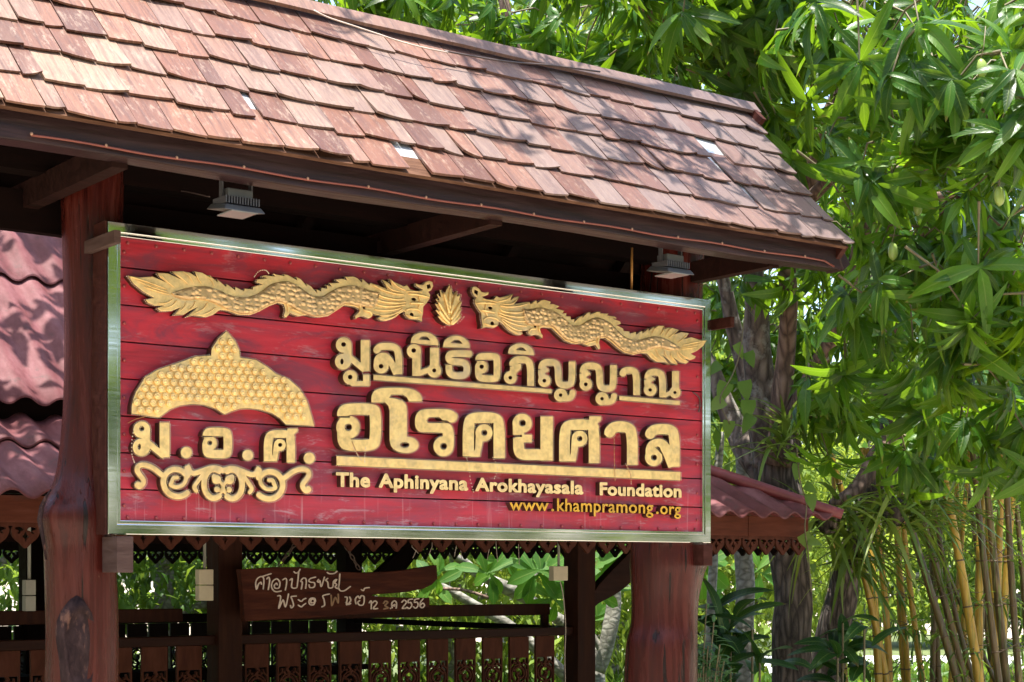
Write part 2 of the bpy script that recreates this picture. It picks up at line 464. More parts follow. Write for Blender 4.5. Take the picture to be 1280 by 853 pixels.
# --- log posts
def log_post(keys, name, seed, tilt=0, n=28):
    """keys: (photo y, left px, right px); measured at the plane t = .22"""
    rs = np.random.default_rng(seed); T = .22
    K = []
    for y, l, r in keys:
        a, b_ = on_t(l, y, T), on_t(r, y, T)
        K.append(((a.x+b_.x)/2, (b_.x-a.x)/2*.9, (a.z+b_.z)/2))
    P = smooth_path(K, 7)
    V = []; Fc = []
    ph = rs.uniform(0, 6.28, 8)
    for i, (x, rr, z) in enumerate(P):
        for j in range(n):
            th = 2*math.pi*j/n
            q = rr*(1+.035*math.sin(2*th+ph[0]+z*1.1)+.03*math.sin(3*th+ph[1]-z*2)+.015*math.sin(7*th+ph[2]+z*1.5)+.008*math.sin(13*th+ph[3]+z*.7))
            V.append((x+q*math.cos(th), T+q*math.sin(th), z))
    m = len(P)
    Fc = [(i*n+j, (i+1)*n+j, (i+1)*n+(j+1) % n, i*n+(j+1) % n) for i in range(m-1) for j in range(n)]
    b = MB().add(V, Fc, True)
    return b.build(name, M_POST, shelter)
p1 = log_post([(1245, 52, 152), (950, 53, 151), (853, 57, 149), (800, 58, 149), (740, 57, 147), (690, 55, 144), (675, 53, 143), (652, 48, 143), (636, 50, 142), (618, 60, 142), (590, 70, 142), (540, 76, 143), (480, 79, 146), (400, 79, 147), (330, 77, 150), (260, 75, 154), (215, 74, 156), (150, 76, 156)], 'log_post', 3)
# torn bark edge on the left and the big branch knot low on the front
kb = MB()
c = on_t(52, 640, .12)
rs = np.random.default_rng(5)
pts = [on_t(px, py, .17) for px, py in ((64, 612), (57, 622), (52, 634), (50, 650), (54, 672), (58, 700))]
kb.tube(pts, [.003, .007, .010, .010, .008, .004], 7, wob=.5)
kb.build('torn_bark', M_KNOT, p1)
kc = on_t(101, 805, .10)
V = []; Fc = []
n = 26; rings = [(1.18, .012, 1.0), (1.05, -.022, 1.0), (.88, -.028, 1), (.80, -.012, 1), (.5, -.018, 1), (.2, -.024, 1), (.02, -.026, 1)]
for f, dy, _ in rings:
    for j in range(n):
        th = 2*math.pi*j/n
        wob = 1+.06*math.sin(3*th+1)+.05*math.sin(5*th)
        x = kc.x+math.cos(th)*.072*f*wob; z = kc.z+math.sin(th)*(.155 if math.sin(th) > 0 else .19)*f*wob
        V.append((x, kc.y+dy-.0+.25*abs(x-kc.x)**1.2*2.5, z))
Fc = [(i*n+j, i*n+(j+1) % n, (i+1)*n+(j+1) % n, (i+1)*n+j) for i in range(len(rings)-1) for j in range(n)]
MB().add(V, Fc, True).build('branch_knot', M_KNOT, p1)
p2 = log_post([(1180, 782, 872), (950, 785, 868), (880, 786, 866), (840, 787, 865), (805, 789, 865), (780, 794, 865), (750, 795, 866), (720, 794, 871), (700, 794, 876), (660, 796, 872), (560, 800, 868), (450, 804, 868), (380, 806, 870), (330, 808, 872), (280, 806, 874)], 'log_post', 9)

# --- roof frame: e_s along, e_v up the slope, e_n out of it
EV0 = Vector((0, -.60, 3.165)); RT = .20; RZ = 4.0
SL = Vector((0, RT-EV0.y, RZ-EV0.z)); L = SL.length; ev = SL/L; en = Vector((0, -ev.z, ev.y))
def s_end(v): return 3.49+.12*max(0, v)/L+.03*math.sin(max(0, min(1, v/L))*3.14)*-1
S0 = -2.0
def shingles(flip):
    b = MB(); rs = random.Random(4 if not flip else 5)
    def W_(s, v, nn):
        p = EV0+ev*v+en*nn
        return (s, p.y if not flip else 2*RT-p.y, p.z)
    rows = 6; e = .187
    holes = [] if flip else [(508, 202), (888, 188)]
    slits = [] if flip else [(331, 132), (906, 215), (946, 247)]
    hs = []
    for (px, py) in holes+slits:
        d = ray(px, py); k = (EV0-CAM).dot(en)/d.dot(en); q = CAM+d*k
        hs.append((q.x, (q-EV0).dot(ev), (px, py) in slits))
    for r in range(rows):
        v0 = r*e-.01; s = S0-rs.random()*.1
        while s < s_end(v0)-.02:
            wd = rs.choice((.075, .10, .125, .135, .14, .15, .165, .18))
            e1 = s+wd
            se = s_end(v0+.08)
            if se-e1 < .05: e1 = se; wd = e1-s
            skip = False; nar = 0
            for hx, hv, slit in hs:
                if v0 < hv < v0+e and s < hx < e1:
                    if slit: nar = .035
                    else: skip = True
            if not skip:
                gap = rs.uniform(.002, .005); x0, x1 = s+gap*.5+nar, e1-gap*.5
                lift = .020+rs.uniform(-.002, .005); th = rs.uniform(.007, .011)
                dv = rs.uniform(-.012, .010); skew = rs.uniform(-.010, .010); curl = rs.choice((0, 0, 0, .003, .006, .012)) ; cside = rs.choice((-1, 1))
                top = min(v0+e*1.38, L+.015)
                nx, ny = 5, 4; vs = []; fs = []
                for lay in (0, 1):
                    for iy in range(ny):
                        for ix in range(nx):
                            fx = ix/(nx-1); fy = iy/(ny-1)
                            ve = v0+dv+skew*(fx-.5)*2-.003*math.sin(fx*3.14)
                            vv = ve+(top-ve)*fy
                            nn = lift*(1-fy)+.004*fy+(curl*((fx if cside > 0 else 1-fx)**2)*(1-fy)**2)-(th if lay else 0)
                            vs.append(W_(x0+(x1-x0)*fx, vv, nn))
                def I(l, x, y): return l*nx*ny+y*nx+x
                for y in range(ny-1):
                    for x in range(nx-1):
                        fs.append((I(0, x, y), I(0, x+1, y), I(0, x+1, y+1), I(0, x, y+1))); fs.append((I(1, x, y), I(1, x, y+1), I(1, x+1, y+1), I(1, x+1, y)))
                for x in range(nx-1): fs.append((I(0, x, 0), I(1, x, 0), I(1, x+1, 0), I(0, x+1, 0))); fs.append((I(0, x+1, ny-1), I(1, x+1, ny-1), I(1, x, ny-1), I(0, x, ny-1)))
                for y in range(ny-1): fs.append((I(0, 0, y+1), I(1, 0, y+1), I(1, 0, y), I(0, 0, y))); fs.append((I(0, nx-1, y), I(1, nx-1, y), I(1, nx-1, y+1), I(0, nx-1, y+1)))
                b.add(vs, fs)
            s = e1
    return b.build('shingles', M_SHING, shelter)
sh = shingles(False); shingles(True)
# galvanised sheet under the front shingles, seen where some are missing
def slope_pt(s, v, nn, flip=False):
    p = EV0+ev*v+en*nn
    return (s, 2*RT-p.y if flip else p.y, p.z)
for flip in (False, True):
    b = MB(); v1 = L-.02
    q = [(S0, .01), (s_end(0)-.04, .01), (s_end(v1)-.04, v1), (S0, v1)]
    vs = [slope_pt(s, v, .0, flip) for s, v in q]+[slope_pt(s, v, -.004, flip) for s, v in q]
    b.add(vs, [(0, 1, 2, 3), (7, 6, 5, 4), (0, 4, 5, 1), (1, 5, 6, 2), (2, 6, 7, 3), (3, 7, 4, 0)])
    b.build('metal_underlay', M_GALV, sh)
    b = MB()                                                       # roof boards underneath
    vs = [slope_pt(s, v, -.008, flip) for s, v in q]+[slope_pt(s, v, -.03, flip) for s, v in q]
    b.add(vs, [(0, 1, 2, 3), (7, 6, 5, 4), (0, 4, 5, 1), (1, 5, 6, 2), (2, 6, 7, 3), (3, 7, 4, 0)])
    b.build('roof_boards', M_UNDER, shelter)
# ridge boards
b = MB()
for flip in (False, True):
    vs = []; ns = 24
    for i in range(ns+1):
        s = S0+(s_end(L)+.02-S0)*i/ns; j = .004*math.sin(i*1.7)
        for v, nn in ((L-.072+j, .026), (L-.072+j, .042), (L+.010, .046), (L+.010, .022)):
            vs.append(slope_pt(s, v, nn, flip))
    fs = [(i*4+k, i*4+(k+1) % 4, i*4+4+(k+1) % 4, i*4+4+k) for i in range(ns) for k in range(4)]+[(0, 1, 2, 3), (ns*4+3, ns*4+2, ns*4+1, ns*4)]
    b.add(vs, fs)
b.build('ridge_board', M_SHING, shelter)
# bargeboard along the right rake, front and back
b = MB()
for flip in (False, True):
    vs = []; n = 10
    for i in range(n+1):
        v = -.01+(L+.05)*i/n; s = s_end(v)-.035; h = .10+.05*(i/n)**2
        for ds, nn in ((0, .0), (.03, .0), (.03, -h), (0, -h)): vs.append(slope_pt(s+ds, v, nn-.002, flip))
    fs = [(i*4+k, i*4+(k+1) % 4, i*4+4+(k+1) % 4, i*4+4+k) for i in range(n) for k in range(4)]+[(0, 1, 2, 3), (n*4+3, n*4+2, n*4+1, n*4)]
    b.add(vs, fs)
b.build('bargeboard', M_REDWOOD, shelter)
# fascia: a deep beam with a slight sag, mitred at the right end
def fascia(y0, y1, name):
    b = MB(); n = 18; vs = []
    for i in range(n+1):
        s = S0+(3.455-S0)*i/n; sag = -.006*math.sin(i*.9)
        e = .05 if i == n else 0
        for y, z in ((y0, 3.055), (y0, 3.172), (y1, 3.172), (y1, 3.055)): vs.append((s+(e if z < 3.1 else 0), y, z+sag))
    fs = [(i*4+k, i*4+(k+1) % 4, i*4+4+(k+1) % 4, i*4+4+k) for i in range(n) for k in range(4)]+[(0, 1, 2, 3), (n*4+3, n*4+2, n*4+1, n*4)]
    return b.add(vs, fs).build(name, M_FASCIA, shelter, .006)
fa = fascia(-.55, -.45, 'fascia'); fascia(.85, .95, 'fascia')
MB().add([slope_pt(s, v, n_) for s, v, n_ in ((S0, -.02, -.012), (3.46, -.02, -.012), (3.46, .10, -.012), (S0, .10, -.012), (S0, -.02, .002), (3.46, -.02, .002), (3.46, .10, .002), (S0, .10, .002))],
         [(0, 1, 2, 3), (7, 6, 5, 4), (0, 4, 5, 1), (1, 5, 6, 2), (2, 6, 7, 3), (3, 7, 4, 0)]).build('eave_batten', M_BATTEN, shelter)
# end board turning the corner of the eave
MB().prism([(3.455, 3.06), (3.455, 3.185), (3.495, 3.165), (3.56, 3.09), (3.505, 3.05)], -.548, -.47).build('eave_end', M_FASCIA, shelter)
# rope light clipped along the fascia
b = MB(); cl = MB()
P = []
for i in range(60):
    s = -.52+(3.43+.52)*i/59
    P.append((s, -.562, 3.082+.003*math.sin(i*.7)+(-.018 if i == 59 else 0)))
b.tube(P, .0045, 6); ro = b.build('rope_light', M_ROPE, fa)
for i in range(0, 60, 4): cl.ball((P[i][0], P[i][1]-.002, P[i][2]+.004), .0062, 6, 4)
cl.build('clip', M_CLIP, ro)
# timbers under the roof
b = MB()
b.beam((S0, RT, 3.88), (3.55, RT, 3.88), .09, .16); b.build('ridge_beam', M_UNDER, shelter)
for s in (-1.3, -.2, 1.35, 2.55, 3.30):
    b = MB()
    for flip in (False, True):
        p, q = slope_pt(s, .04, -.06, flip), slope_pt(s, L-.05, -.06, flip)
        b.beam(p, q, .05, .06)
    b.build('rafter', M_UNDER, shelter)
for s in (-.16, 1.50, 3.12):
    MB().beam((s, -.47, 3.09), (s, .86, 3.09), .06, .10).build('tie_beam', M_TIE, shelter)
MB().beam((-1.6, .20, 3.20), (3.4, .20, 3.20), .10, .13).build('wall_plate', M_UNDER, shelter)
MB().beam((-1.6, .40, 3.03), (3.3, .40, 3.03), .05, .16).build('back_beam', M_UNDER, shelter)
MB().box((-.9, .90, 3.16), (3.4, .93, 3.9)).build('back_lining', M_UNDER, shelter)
# slanting brace glimpsed above the middle of the sign
MB().beam(on_t(445, 317, .45), on_t(592, 284, .15), .05, .05).build('brace', M_TIE, shelter)
# joists that carry the sign, and the clamps at its upper corners
b = MB(); b.box((.018, -.045, 1.603), (.085, .30, 1.742)); b.build('joist', M_JOIST, shelter, .004)
q = on_t(882.5, 694, -.03)
b = MB(); b.box((q.x-.03, -.045, q.z-.052), (q.x+.03, .40, 1.742)); b.build('joist', M_REDWOOD, shelter, .004)
b = MB(); b.box((-.040, -.150, 2.838), (-.013, .16, 2.887)); b.build('clamp', M_JOIST, shelter, .003)
q = on_t(915, 402.5, -.08)
b = MB(); b.box((q.x-.012, -.085, q.z-.026), (q.x+.012, .20, q.z+.026)); b.build('clamp', M_REDWOOD, shelter, .003)
# yellow rod near the right post and loose cables under the roof
b = MB(); b.tube([on_t(790, 310, .05), on_t(789.5, 362, .05)], .006, 6); b.build('rod', plain('brass rod', (.45, .22, .06), .4, .3), shelter)
b = MB(); b.tube(smooth_path([on_t(262, 246, -.1), on_t(235, 240, .1), on_t(218, 238, .2), on_t(205, 236, .3)], 6), .003, 5); b.build('cable', M_WIRE, shelter)
# cable hanging along the ridge
b = MB(); P = []
for px, py in ((392, 13), (410, 22), (440, 32), (470, 42), (500, 52), (530, 60), (560, 66)):
    d = ray(px, py); k = (EV0+en*.075-CAM).dot(en)/d.dot(en); P.append(CAM+d*k)
b.tube(smooth_path(P, 5), .0035, 5); b.build('ridge_cable', M_WHITEWIRE, shelter)
P = []
for px, py in ((556, 64), (600, 72), (640, 78), (690, 82), (750, 90)):
    d = ray(px, py); k = (EV0+en*.07-CAM).dot(en)/d.dot(en); P.append(CAM+d*k)
b = MB(); b.tube(smooth_path(P, 5), .0045, 5); b.build('ridge_cable', M_WIRE, shelter)

# ================================================================== floodlights under the eave
M_FLOOD = plain('grey cast aluminium', (.085, .088, .09), .45, .35, .15)
M_FLOODD = plain('dark fin gaps', (.05, .05, .055), .6, 0, .1)
M_FGLASS = plain('floodlight glass', (.22, .23, .23), .15, 0, .05, bmp=0)
def floodlight(px, py, t, sc, label):
    c = on_t(px, py, t)
    o = empty('floodlight', c, label, 'floodlight', 'floodlights under the eave')
    x, y, z = c; w_ = .085*sc
    # shallow pan facing down and back at the sign, fins behind, box on top
    b = MB()
    b.add([(x-w_, y-.075, z-.035), (x+w_, y-.075, z-.035), (x+w_, y+.075, z-.012), (x-w_, y+.075, z-.012),
           (x-w_*.86, y-.06, z-.012), (x+w_*.86, y-.06, z-.012), (x+w_*.86, y+.06, z+.008), (x-w_*.86, y+.06, z+.008)],
          [(0, 3, 2, 1), (4, 5, 6, 7), (0, 1, 5, 4), (1, 2, 6, 5), (2, 3, 7, 6), (3, 0, 4, 7)])
    b.build('housing', M_FLOOD, o, .004)
    b = MB()
    for i in range(13):
        fx = x-w_*.8+i*w_*1.6/12
        b.box((fx-.0022, y-.055, z-.006), (fx+.0022, y+.05, z+.022))
    b.build('cooling_fins', M_FLOODD, o)
    b = MB(); b.box((x-w_*.62, y-.035, z+.018), (x+w_*.62, y+.035, z+.055)); b.build('driver_box', M_FLOOD, o, .004)
    b = MB(); b.box((x-w_*.62, y-.07, z-.0375), (x+w_*.62, y+.05, z-.033)); b.build('glass', M_FGLASS, o)
    b = MB()
    for sg in (-1, 1): b.box((x+sg*w_*.72-.003, y-.012, z-.005), (x+sg*w_*.72+.003, y+.012, 3.085))
    b.box((x-w_*.72, y-.012, 3.078), (x+w_*.72, y+.012, 3.084)); b.build('bracket', M_FLOODD, o)
floodlight(295, 257, -.42, 1.0, 'grey floodlight hanging under the eave above the left end of the red sign')
floodlight(838, 335, -.42, .95, 'grey floodlight hanging under the eave in front of the right log post')
# ================================================================== the signboard
board = empty('signboard', (1.58, 0, 1.75), 'large red plank sign with gold dragons and gold lettering in a steel frame', 'sign')
BW, BZ0, BZ1 = 3.160, 1.750, 2.950
def make_red():
    m, t, b = new_mat('worn red paint')
    r = island(t)
    g = noise_(t, pos(t, (2.2, 30, 26)), 1.0, 8, .68, .4)
    base = ramp(t, math_(t, 'ADD', math_(t, 'MULTIPLY', g, .8), math_(t, 'MULTIPLY', r, .2)), [(.3, (.20, .006, .014)), (.5, (.38, .010, .024)), (.7, (.46, .022, .040))])
    p = noise_(t, pos(t, (2.6, 6, 9)), 1.0, 7, .72, .8)
    pm = ramp(t, p, [(.44, (0, 0, 0)), (.60, (1, 1, 1))])
    col = mixc(t, math_(t, 'MULTIPLY', pm, .75), base, (.13, .022, .045))
    # bleached and scuffed patches
    p2 = noise_(t, pos(t, (5, 12, 24), (3, 1, 7)), 1.0, 9, .78, .5)
    pm2 = ramp(t, p2, [(.56, (0, 0, 0)), (.66, (1, 1, 1))])
    gp = nd(t, 'ShaderNodeNewGeometry').outputs['Position']
    z = nd(t, 'ShaderNodeSeparateXYZ', {0: gp}).outputs[2]
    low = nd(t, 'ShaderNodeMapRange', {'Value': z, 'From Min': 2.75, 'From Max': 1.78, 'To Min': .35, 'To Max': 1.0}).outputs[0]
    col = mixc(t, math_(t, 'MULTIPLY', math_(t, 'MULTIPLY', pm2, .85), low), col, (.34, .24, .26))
    fade_bounce = nd(t, 'ShaderNodeMapRange', {'Value': z, 'From Min': 2.45, 'From Max': 1.80, 'To Min': 0, 'To Max': .28}).outputs[0]  # pinker low down: faded paint, plus light bounced off the ground painted in
    col = mixc(t, math_(t, 'MULTIPLY', fade_bounce, ramp(t, noise_(t, pos(t, (2, 8, 14), (5, 0, 2)), 1.0, 5, .6), [(.35, (.4, .4, .4)), (.6, (1, 1, 1))])), col, (.50, .085, .14))
    # pale runs below the lettering
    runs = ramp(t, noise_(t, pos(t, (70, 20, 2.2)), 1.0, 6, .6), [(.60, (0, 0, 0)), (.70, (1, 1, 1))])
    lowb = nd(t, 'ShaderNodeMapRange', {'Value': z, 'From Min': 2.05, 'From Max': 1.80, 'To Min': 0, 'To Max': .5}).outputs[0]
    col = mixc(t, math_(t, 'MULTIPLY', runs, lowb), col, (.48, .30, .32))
    t.links.new(col, b.inputs['Base Color'])
    t.links.new(ramp(t, g, [(.3, (.38,)*3), (.7, (.6,)*3)]), b.inputs['Roughness'])
    b.inputs['Specular IOR Level'].default_value = .4
    bump(t, b, math_(t, 'ADD', g, math_(t, 'MULTIPLY', pm2, -.4)), .3, .004)
    return m
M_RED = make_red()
def make_gold(name, c, worn=.5, scales=False):
    m, t, b = new_mat(name)
    n = noise_(t, pos(t), 26, 7, .7); n2 = noise_(t, pos(t), 5, 5, .65)
    col = ramp(t, n, [(.3, tuple(x*.66 for x in c)), (.52, c), (.72, tuple(min(1, x*1.22) for x in c))])
    k = ramp(t, n2, [(.52, (0, 0, 0)), (.68, (1, 1, 1))])
    col = mixc(t, math_(t, 'MULTIPLY', k, worn), col, (.46, .39, .31))
    d = ramp(t, noise_(t, pos(t, (60, 60, 30)), 1.0, 6, .75), [(.66, (0, 0, 0)), (.74, (1, 1, 1))])
    col = mixc(t, math_(t, 'MULTIPLY', d, .4), col, (.16, .07, .03))
    h = n
    if scales:
        v = nd(t, 'ShaderNodeTexVoronoi', {'Vector': pos(t, (42, 10, 50)), 'Scale': 1.0, 'Randomness': .55}, feature='F1').outputs[0]
        vr = ramp(t, v, [(.25, (1, 1, 1)), (.62, (0, 0, 0))])
        col = mixc(t, math_(t, 'MULTIPLY', math_(t, 'SUBTRACT', 1.0, vr), .35), col, (.22, .11, .04))
        h = math_(t, 'ADD', math_(t, 'MULTIPLY', vr, 1.0), math_(t, 'MULTIPLY', n, .3))
    t.links.new(col, b.inputs['Base Color'])
    b.inputs['Metallic'].default_value = .5; b.inputs['Roughness'].default_value = .32
    bump(t, b, h, .9 if scales else .55, .005)
    return m
M_GOLD = make_gold('gold leaf', (.80, .56, .235))
M_GOLD2 = make_gold('bright gold paint', (.88, .62, .25), .3)
M_SCALE = make_gold('gold dragon scales', (.72, .50, .24), .2, True)
M_CREAM = make_gold('cream gold lettering', (.88, .64, .30), .2)
M_YEL = make_gold('yellow lettering', (.72, .40, .045), .1)
M_SIDE = plain('dark carved side', (.05, .016, .008), .5, 0, .2)
M_BEAD = plain('clear lamp bead', (.80, .66, .48), .25, 0, .1, bmp=0)
def make_steel():
    m, t, b = new_mat('dull stainless steel')
    n = noise_(t, pos(t, (8, 8, 30)), 1.0, 7, .7)
    t.links.new(ramp(t, n, [(.3, (.62, .61, .57)), (.7, (.74, .73, .69))]), b.inputs['Base Color'])
    b.inputs['Metallic'].default_value = 1.0
    t.links.new(ramp(t, noise_(t, pos(t, (3, 3, 90)), 1.0, 3, .5), [(.3, (.05,)*3), (.75, (.13,)*3)]), b.inputs['Roughness'])
    return m
M_STEEL = make_steel()
M_SCREW = plain('painted screw head', (.30, .05, .05), .35, .2, .3)

# planks
IX0, IX1, IZ0, IZ1 = .05, BW-.05, BZ0+.045, BZ1-.05
zl = [on_t(152, y, .02).z for y in (296, 334, 381, 427, 473.5, 520, 566, 611.5, 652)]
b = MB()
for k in range(8):
    z1, z0 = zl[k], zl[k+1]
    dz = -.004 if k in (2, 5) else 0
    b.box((IX0-.02, .020+(.002 if k % 2 else 0), z0+.0025), (IX1+.02, .045, z1-.0025))
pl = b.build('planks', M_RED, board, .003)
MB().box((.02, .048, BZ0+.02), (BW-.02, .075, BZ1-.02)).build('backing', plain('black backing', (.012, .008, .008), .8), board)
# frame: square tube with a bright inner lip, mitred corners
def frame_ring(o0, o1, y0, y1):
    x0, x1, z0, z1 = o0, BW-o0, BZ0+o0, BZ1-o0
    X0, X1, Z0, Z1 = o1, BW-o1, BZ0+o1, BZ1-o1
    out = [(x0, z0), (x1, z0), (x1, z1), (x0, z1)]; inn = [(X0, Z0), (X1, Z0), (X1, Z1), (X0, Z1)]
    vs = [(x, y, z) for y in (y0, y1) for ring in (out, inn) for x, z in ring]
    fs = []
    for k in range(4):
        n = (k+1) % 4
        fs += [(k, n, 4+n, 4+k), (8+k, 12+k, 12+n, 8+n), (k, 8+k, 8+n, n), (4+k, 4+n, 12+n, 12+k)]
    return vs, fs
b = MB(); b.add(*frame_ring(0, .040, 0, .085)); fr = b.build('frame', M_STEEL, board, .003)
b = MB(); b.add(*frame_ring(.0405, .054, .004, .03)); b.build('lip', M_STEEL, fr, .002)
MB().add([(-.010, .004, BZ0), (-.010, .13, BZ0), (-.010, .13, BZ1), (-.010, .004, BZ1), (-.001, .006, BZ0), (-.001, .12, BZ0), (-.001, .12, BZ1), (-.001, .006, BZ1)],
         [(0, 1, 2, 3), (7, 6, 5, 4), (0, 4, 5, 1), (1, 5, 6, 2), (2, 6, 7, 3), (3, 7, 4, 0)]).build('side_plate', M_REDWOOD, fr)
# screw heads
scr = None
def screw(x, z):
    global scr
    if scr is None: scr = MB().ball((0, 0, 0), .0075, 6, 4, (1, .7, 1)).build('screw', M_SCREW).data; bpy.data.objects.remove(bpy.data.objects['screw'])
    o = bpy.data.objects.new('screw', scr); COL.objects.link(o); o.parent = board; o.location = Vector((x, .018, z))-board.location
for i in range(26):
    x = .09+i*(BW-.18)/25
    for z in (IZ0+.022, IZ1-.022): screw(x, z)
for k in range(8):
    for x in (.075, BW-.075): screw(x, (zl[k]+zl[k+1])/2)

# ------------------------------------------------------------------ carved pieces, traced on the board plane
TF = -.022                                                          # front of the carving
def bmap(t0):
    def f(x, y, d):
        p = on_t(x, y, t0); return (p.x, t0+d, p.z)
    return f
BEADS = []
def chaikin(P, it=2):
    e0, e1 = P[0], P[-1]
    for _ in range(it):
        Q = [P[0]]
        for a, b in zip(P[:-1], P[1:]): Q += [(a[0]*.75+b[0]*.25, a[1]*.75+b[1]*.25), (a[0]*.25+b[0]*.75, a[1]*.25+b[1]*.75)]
        P = Q+[P[-1]]
    out = [P[0]]
    for a, b, c in zip(P[:-2], P[1:-1], P[2:]):           # drop points on straight runs so that end segments stay long
        if abs((b[0]-a[0])*(c[1]-b[1])-(b[1]-a[1])*(c[0]-b[0])) > 1e-3*(math.hypot(b[0]-a[0], b[1]-a[1])*math.hypot(c[0]-b[0], c[1]-b[1])+1e-9): out.append(b)
    return out+[P[-1]]
def crop(ox, oy, sc):
    def g(ops, dx=0, dy=0):
        out = []
        def P(p): return (ox+(p[0]+dx)/sc, oy+(p[1]+dy)/sc)
        for op in ops:
            k = op[0].lstrip('-')
            if k in 'sk': out.append((op[0], chaikin([P(p) for p in op[1]]) if k == 's' and len(op[1]) > 2 else [P(p) for p in op[1]], op[2]/sc*(.94 if k == 's' else 1)))
            elif k == 'p': out.append((op[0], [P(p) for p in op[1]]))
            elif k == 'c': out.append((op[0], *P((op[1], op[2])), op[3]/sc))
            elif k == 'e': out.append((op[0], *P((op[1], op[2])), op[3]/sc, op[4]/sc))
            elif k == 'r': out.append((op[0], *P((op[1], op[2])), *P((op[3], op[4]))))
        return out
    return g
def bead_line(loops, step=2.3, off=.9, t=-.011, minlen=18):
    for lp in loops:
        P = np.array(lp+[lp[0]]); dl = np.hypot(*(np.diff(P, axis=0).T)); tot = dl.sum()
        if tot < minlen: continue
        cum = np.concatenate([[0], np.cumsum(dl)]); n = max(3, int(tot/step))
        area = .5*np.sum(P[:-1, 0]*P[1:, 1]-P[1:, 0]*P[:-1, 1])
        for k in range(n):
            u = tot*k/n; i = min(len(dl)-1, np.searchsorted(cum, u, 'right')-1); f = (u-cum[i])/max(dl[i], 1e-6)
            q = P[i]*(1-f)+P[i+1]*f; d = P[i+1]-P[i]; nrm = np.array([d[1], -d[0]])/max(1e-6, math.hypot(*d))
            q = q+nrm*off*LOOP_SIGN
            p = on_t(q[0], q[1], t); BEADS.append((p.x, t, p.z))
LOOP_SIGN = -1
def carve(name, glyphs, mat, t0=TF, back=.0225, bev=.35, bevd=.004, beads=True, h=.28, parent=None):
    lps = []
    for ops in glyphs:
        l = contours(ops, h)
        if beads: bead_line(l)
        lps += l
    me = solid(lps, back-t0, bev, bmap(t0), bevd)
    o = link_mesh(name, me, mat, parent or board)
    me.materials.append(M_SIDE)
    for p in me.polygons:                                           # sides of the carving are unpainted dark wood
        if abs(p.normal.y) < .3: p.material_index = 1
    return o

A = crop(405, 405, 5.565)
ya = [('s', [(282, 300), (262, 285), (262, 205), (285, 183), (350, 183), (378, 210), (378, 318), (400, 343), (452, 343), (474, 320), (474, 178)], 50), ('c', 282, 312, 44), ('-c', 282, 312, 13), ('p', [(283, 205), (318, 240), (283, 262)]),
      ('-p', [(226, 226), (256, 234), (226, 244)]),
      ('s', [(405, 432), (440, 437), (470, 425), (478, 400), (478, 384)], 44), ('c', 395, 412, 46), ('-c', 395, 412, 12)]
dome = lambda x0, x1, y0, yl, yr, hx0, hx1, hy0, hy1: [('p', [tuple(p) for p in smooth_path([(x0, yl), (x0+.06*(x1-x0), y0+.45*(yl-y0)), (x0+.25*(x1-x0), y0+.1*(yl-y0)), ((x0+x1)/2, y0), (x0+.77*(x1-x0), y0+.16*(yr-y0)), (x0+.95*(x1-x0), y0+.55*(yr-y0)), (x1, yr)], 5)]),
    ('-p', [tuple(p) for p in smooth_path([(hx0, hy1-3), ((hx0*3+hx1)/4, hy0+4), ((hx0+hx1)/2, hy0), ((hx0+hx1*3)/4, hy0+6), (hx1, hy1+3)], 4)])]
line1a = [
    [('c', 137, 147, 54), ('c', 133, 262, 56), ('s', [(165, 135), (165, 275)], 58), ('s', [(178, 232), (285, 322)], 44), ('r', 256, 113, 318, 328), ('-c', 137, 143, 16), ('-e', 126, 262, 11, 20), ('-p', [(70, 198), (100, 203), (70, 212)])],
    [('c', 183, 372, 50), ('s', [(185, 414), (300, 414)], 36), ('r', 272, 352, 318, 432), ('-c', 183, 370, 16)],
    [('s', [(368, 188), (368, 178), (392, 155), (485, 155), (521, 190), (521, 350)], 52), ('s', [(370, 300), (370, 245), (395, 222), (430, 222), (465, 258), (505, 350)], 48), ('c', 398, 292, 53), ('-c', 398, 295, 16)],
    dome(603, 798, 58, 132, 150, 658, 740, 86, 112),
    [('c', 627, 190, 50), ('s', [(644, 165), (644, 362)], 62), ('s', [(660, 345), (770, 305)], 40), ('r', 738, 165, 800, 312), ('c', 768, 325, 49), ('-c', 625, 185, 16), ('-c', 768, 324, 14)],
    dome(828, 1016, 82, 160, 168, 882, 965, 110, 136),
    [('s', [(1018, 214), (1005, 206), (885, 206), (868, 222), (868, 245), (885, 262), (965, 264), (995, 290), (995, 338), (968, 363), (895, 360), (870, 336), (870, 284)], 50)],
    [('s', [(1077, 252), (1077, 238), (1092, 225), (1190, 225), (1205, 240), (1205, 368), (1190, 383), (1092, 380), (1075, 362), (1075, 300)], 50), ('-r', 1040, 250, 1108, 257), ('c', 1097, 300, 45), ('-c', 1098, 298, 15)],
]
B2 = crop(630, 420, 5.565)
line1b = [
    dome(28, 211, 52, 122, 134, 82, 156, 79, 102),
    [('s', [(60, 290), (62, 250), (70, 225), (62, 200), (62, 186), (90, 164), (155, 164), (186, 195), (186, 348)], 52), ('c', 45, 290, 45), ('-c', 45, 291, 13), ('p', [(84, 190), (120, 195), (120, 228), (84, 262)]), ('-p', [(26, 205), (60, 211), (28, 220)])],
    ya, None,
    [('s', [(828, 273), (828, 252), (850, 238), (895, 238), (923, 265), (923, 412)], 50)],
    [('s', [(1012, 365), (1000, 345), (1000, 275), (1022, 252), (1075, 252), (1105, 280), (1105, 428)], 50), ('c', 1018, 374, 45), ('-c', 1018, 376, 12), ('p', [(1022, 275), (1055, 300), (1022, 325)]), ('-p', [(968, 293), (996, 300), (968, 310)]),
     ('r', 1170, 245, 1218, 380), ('c', 1190, 393, 40), ('s', [(1115, 418), (1180, 385)], 32), ('-c', 1190, 394, 11)],
]
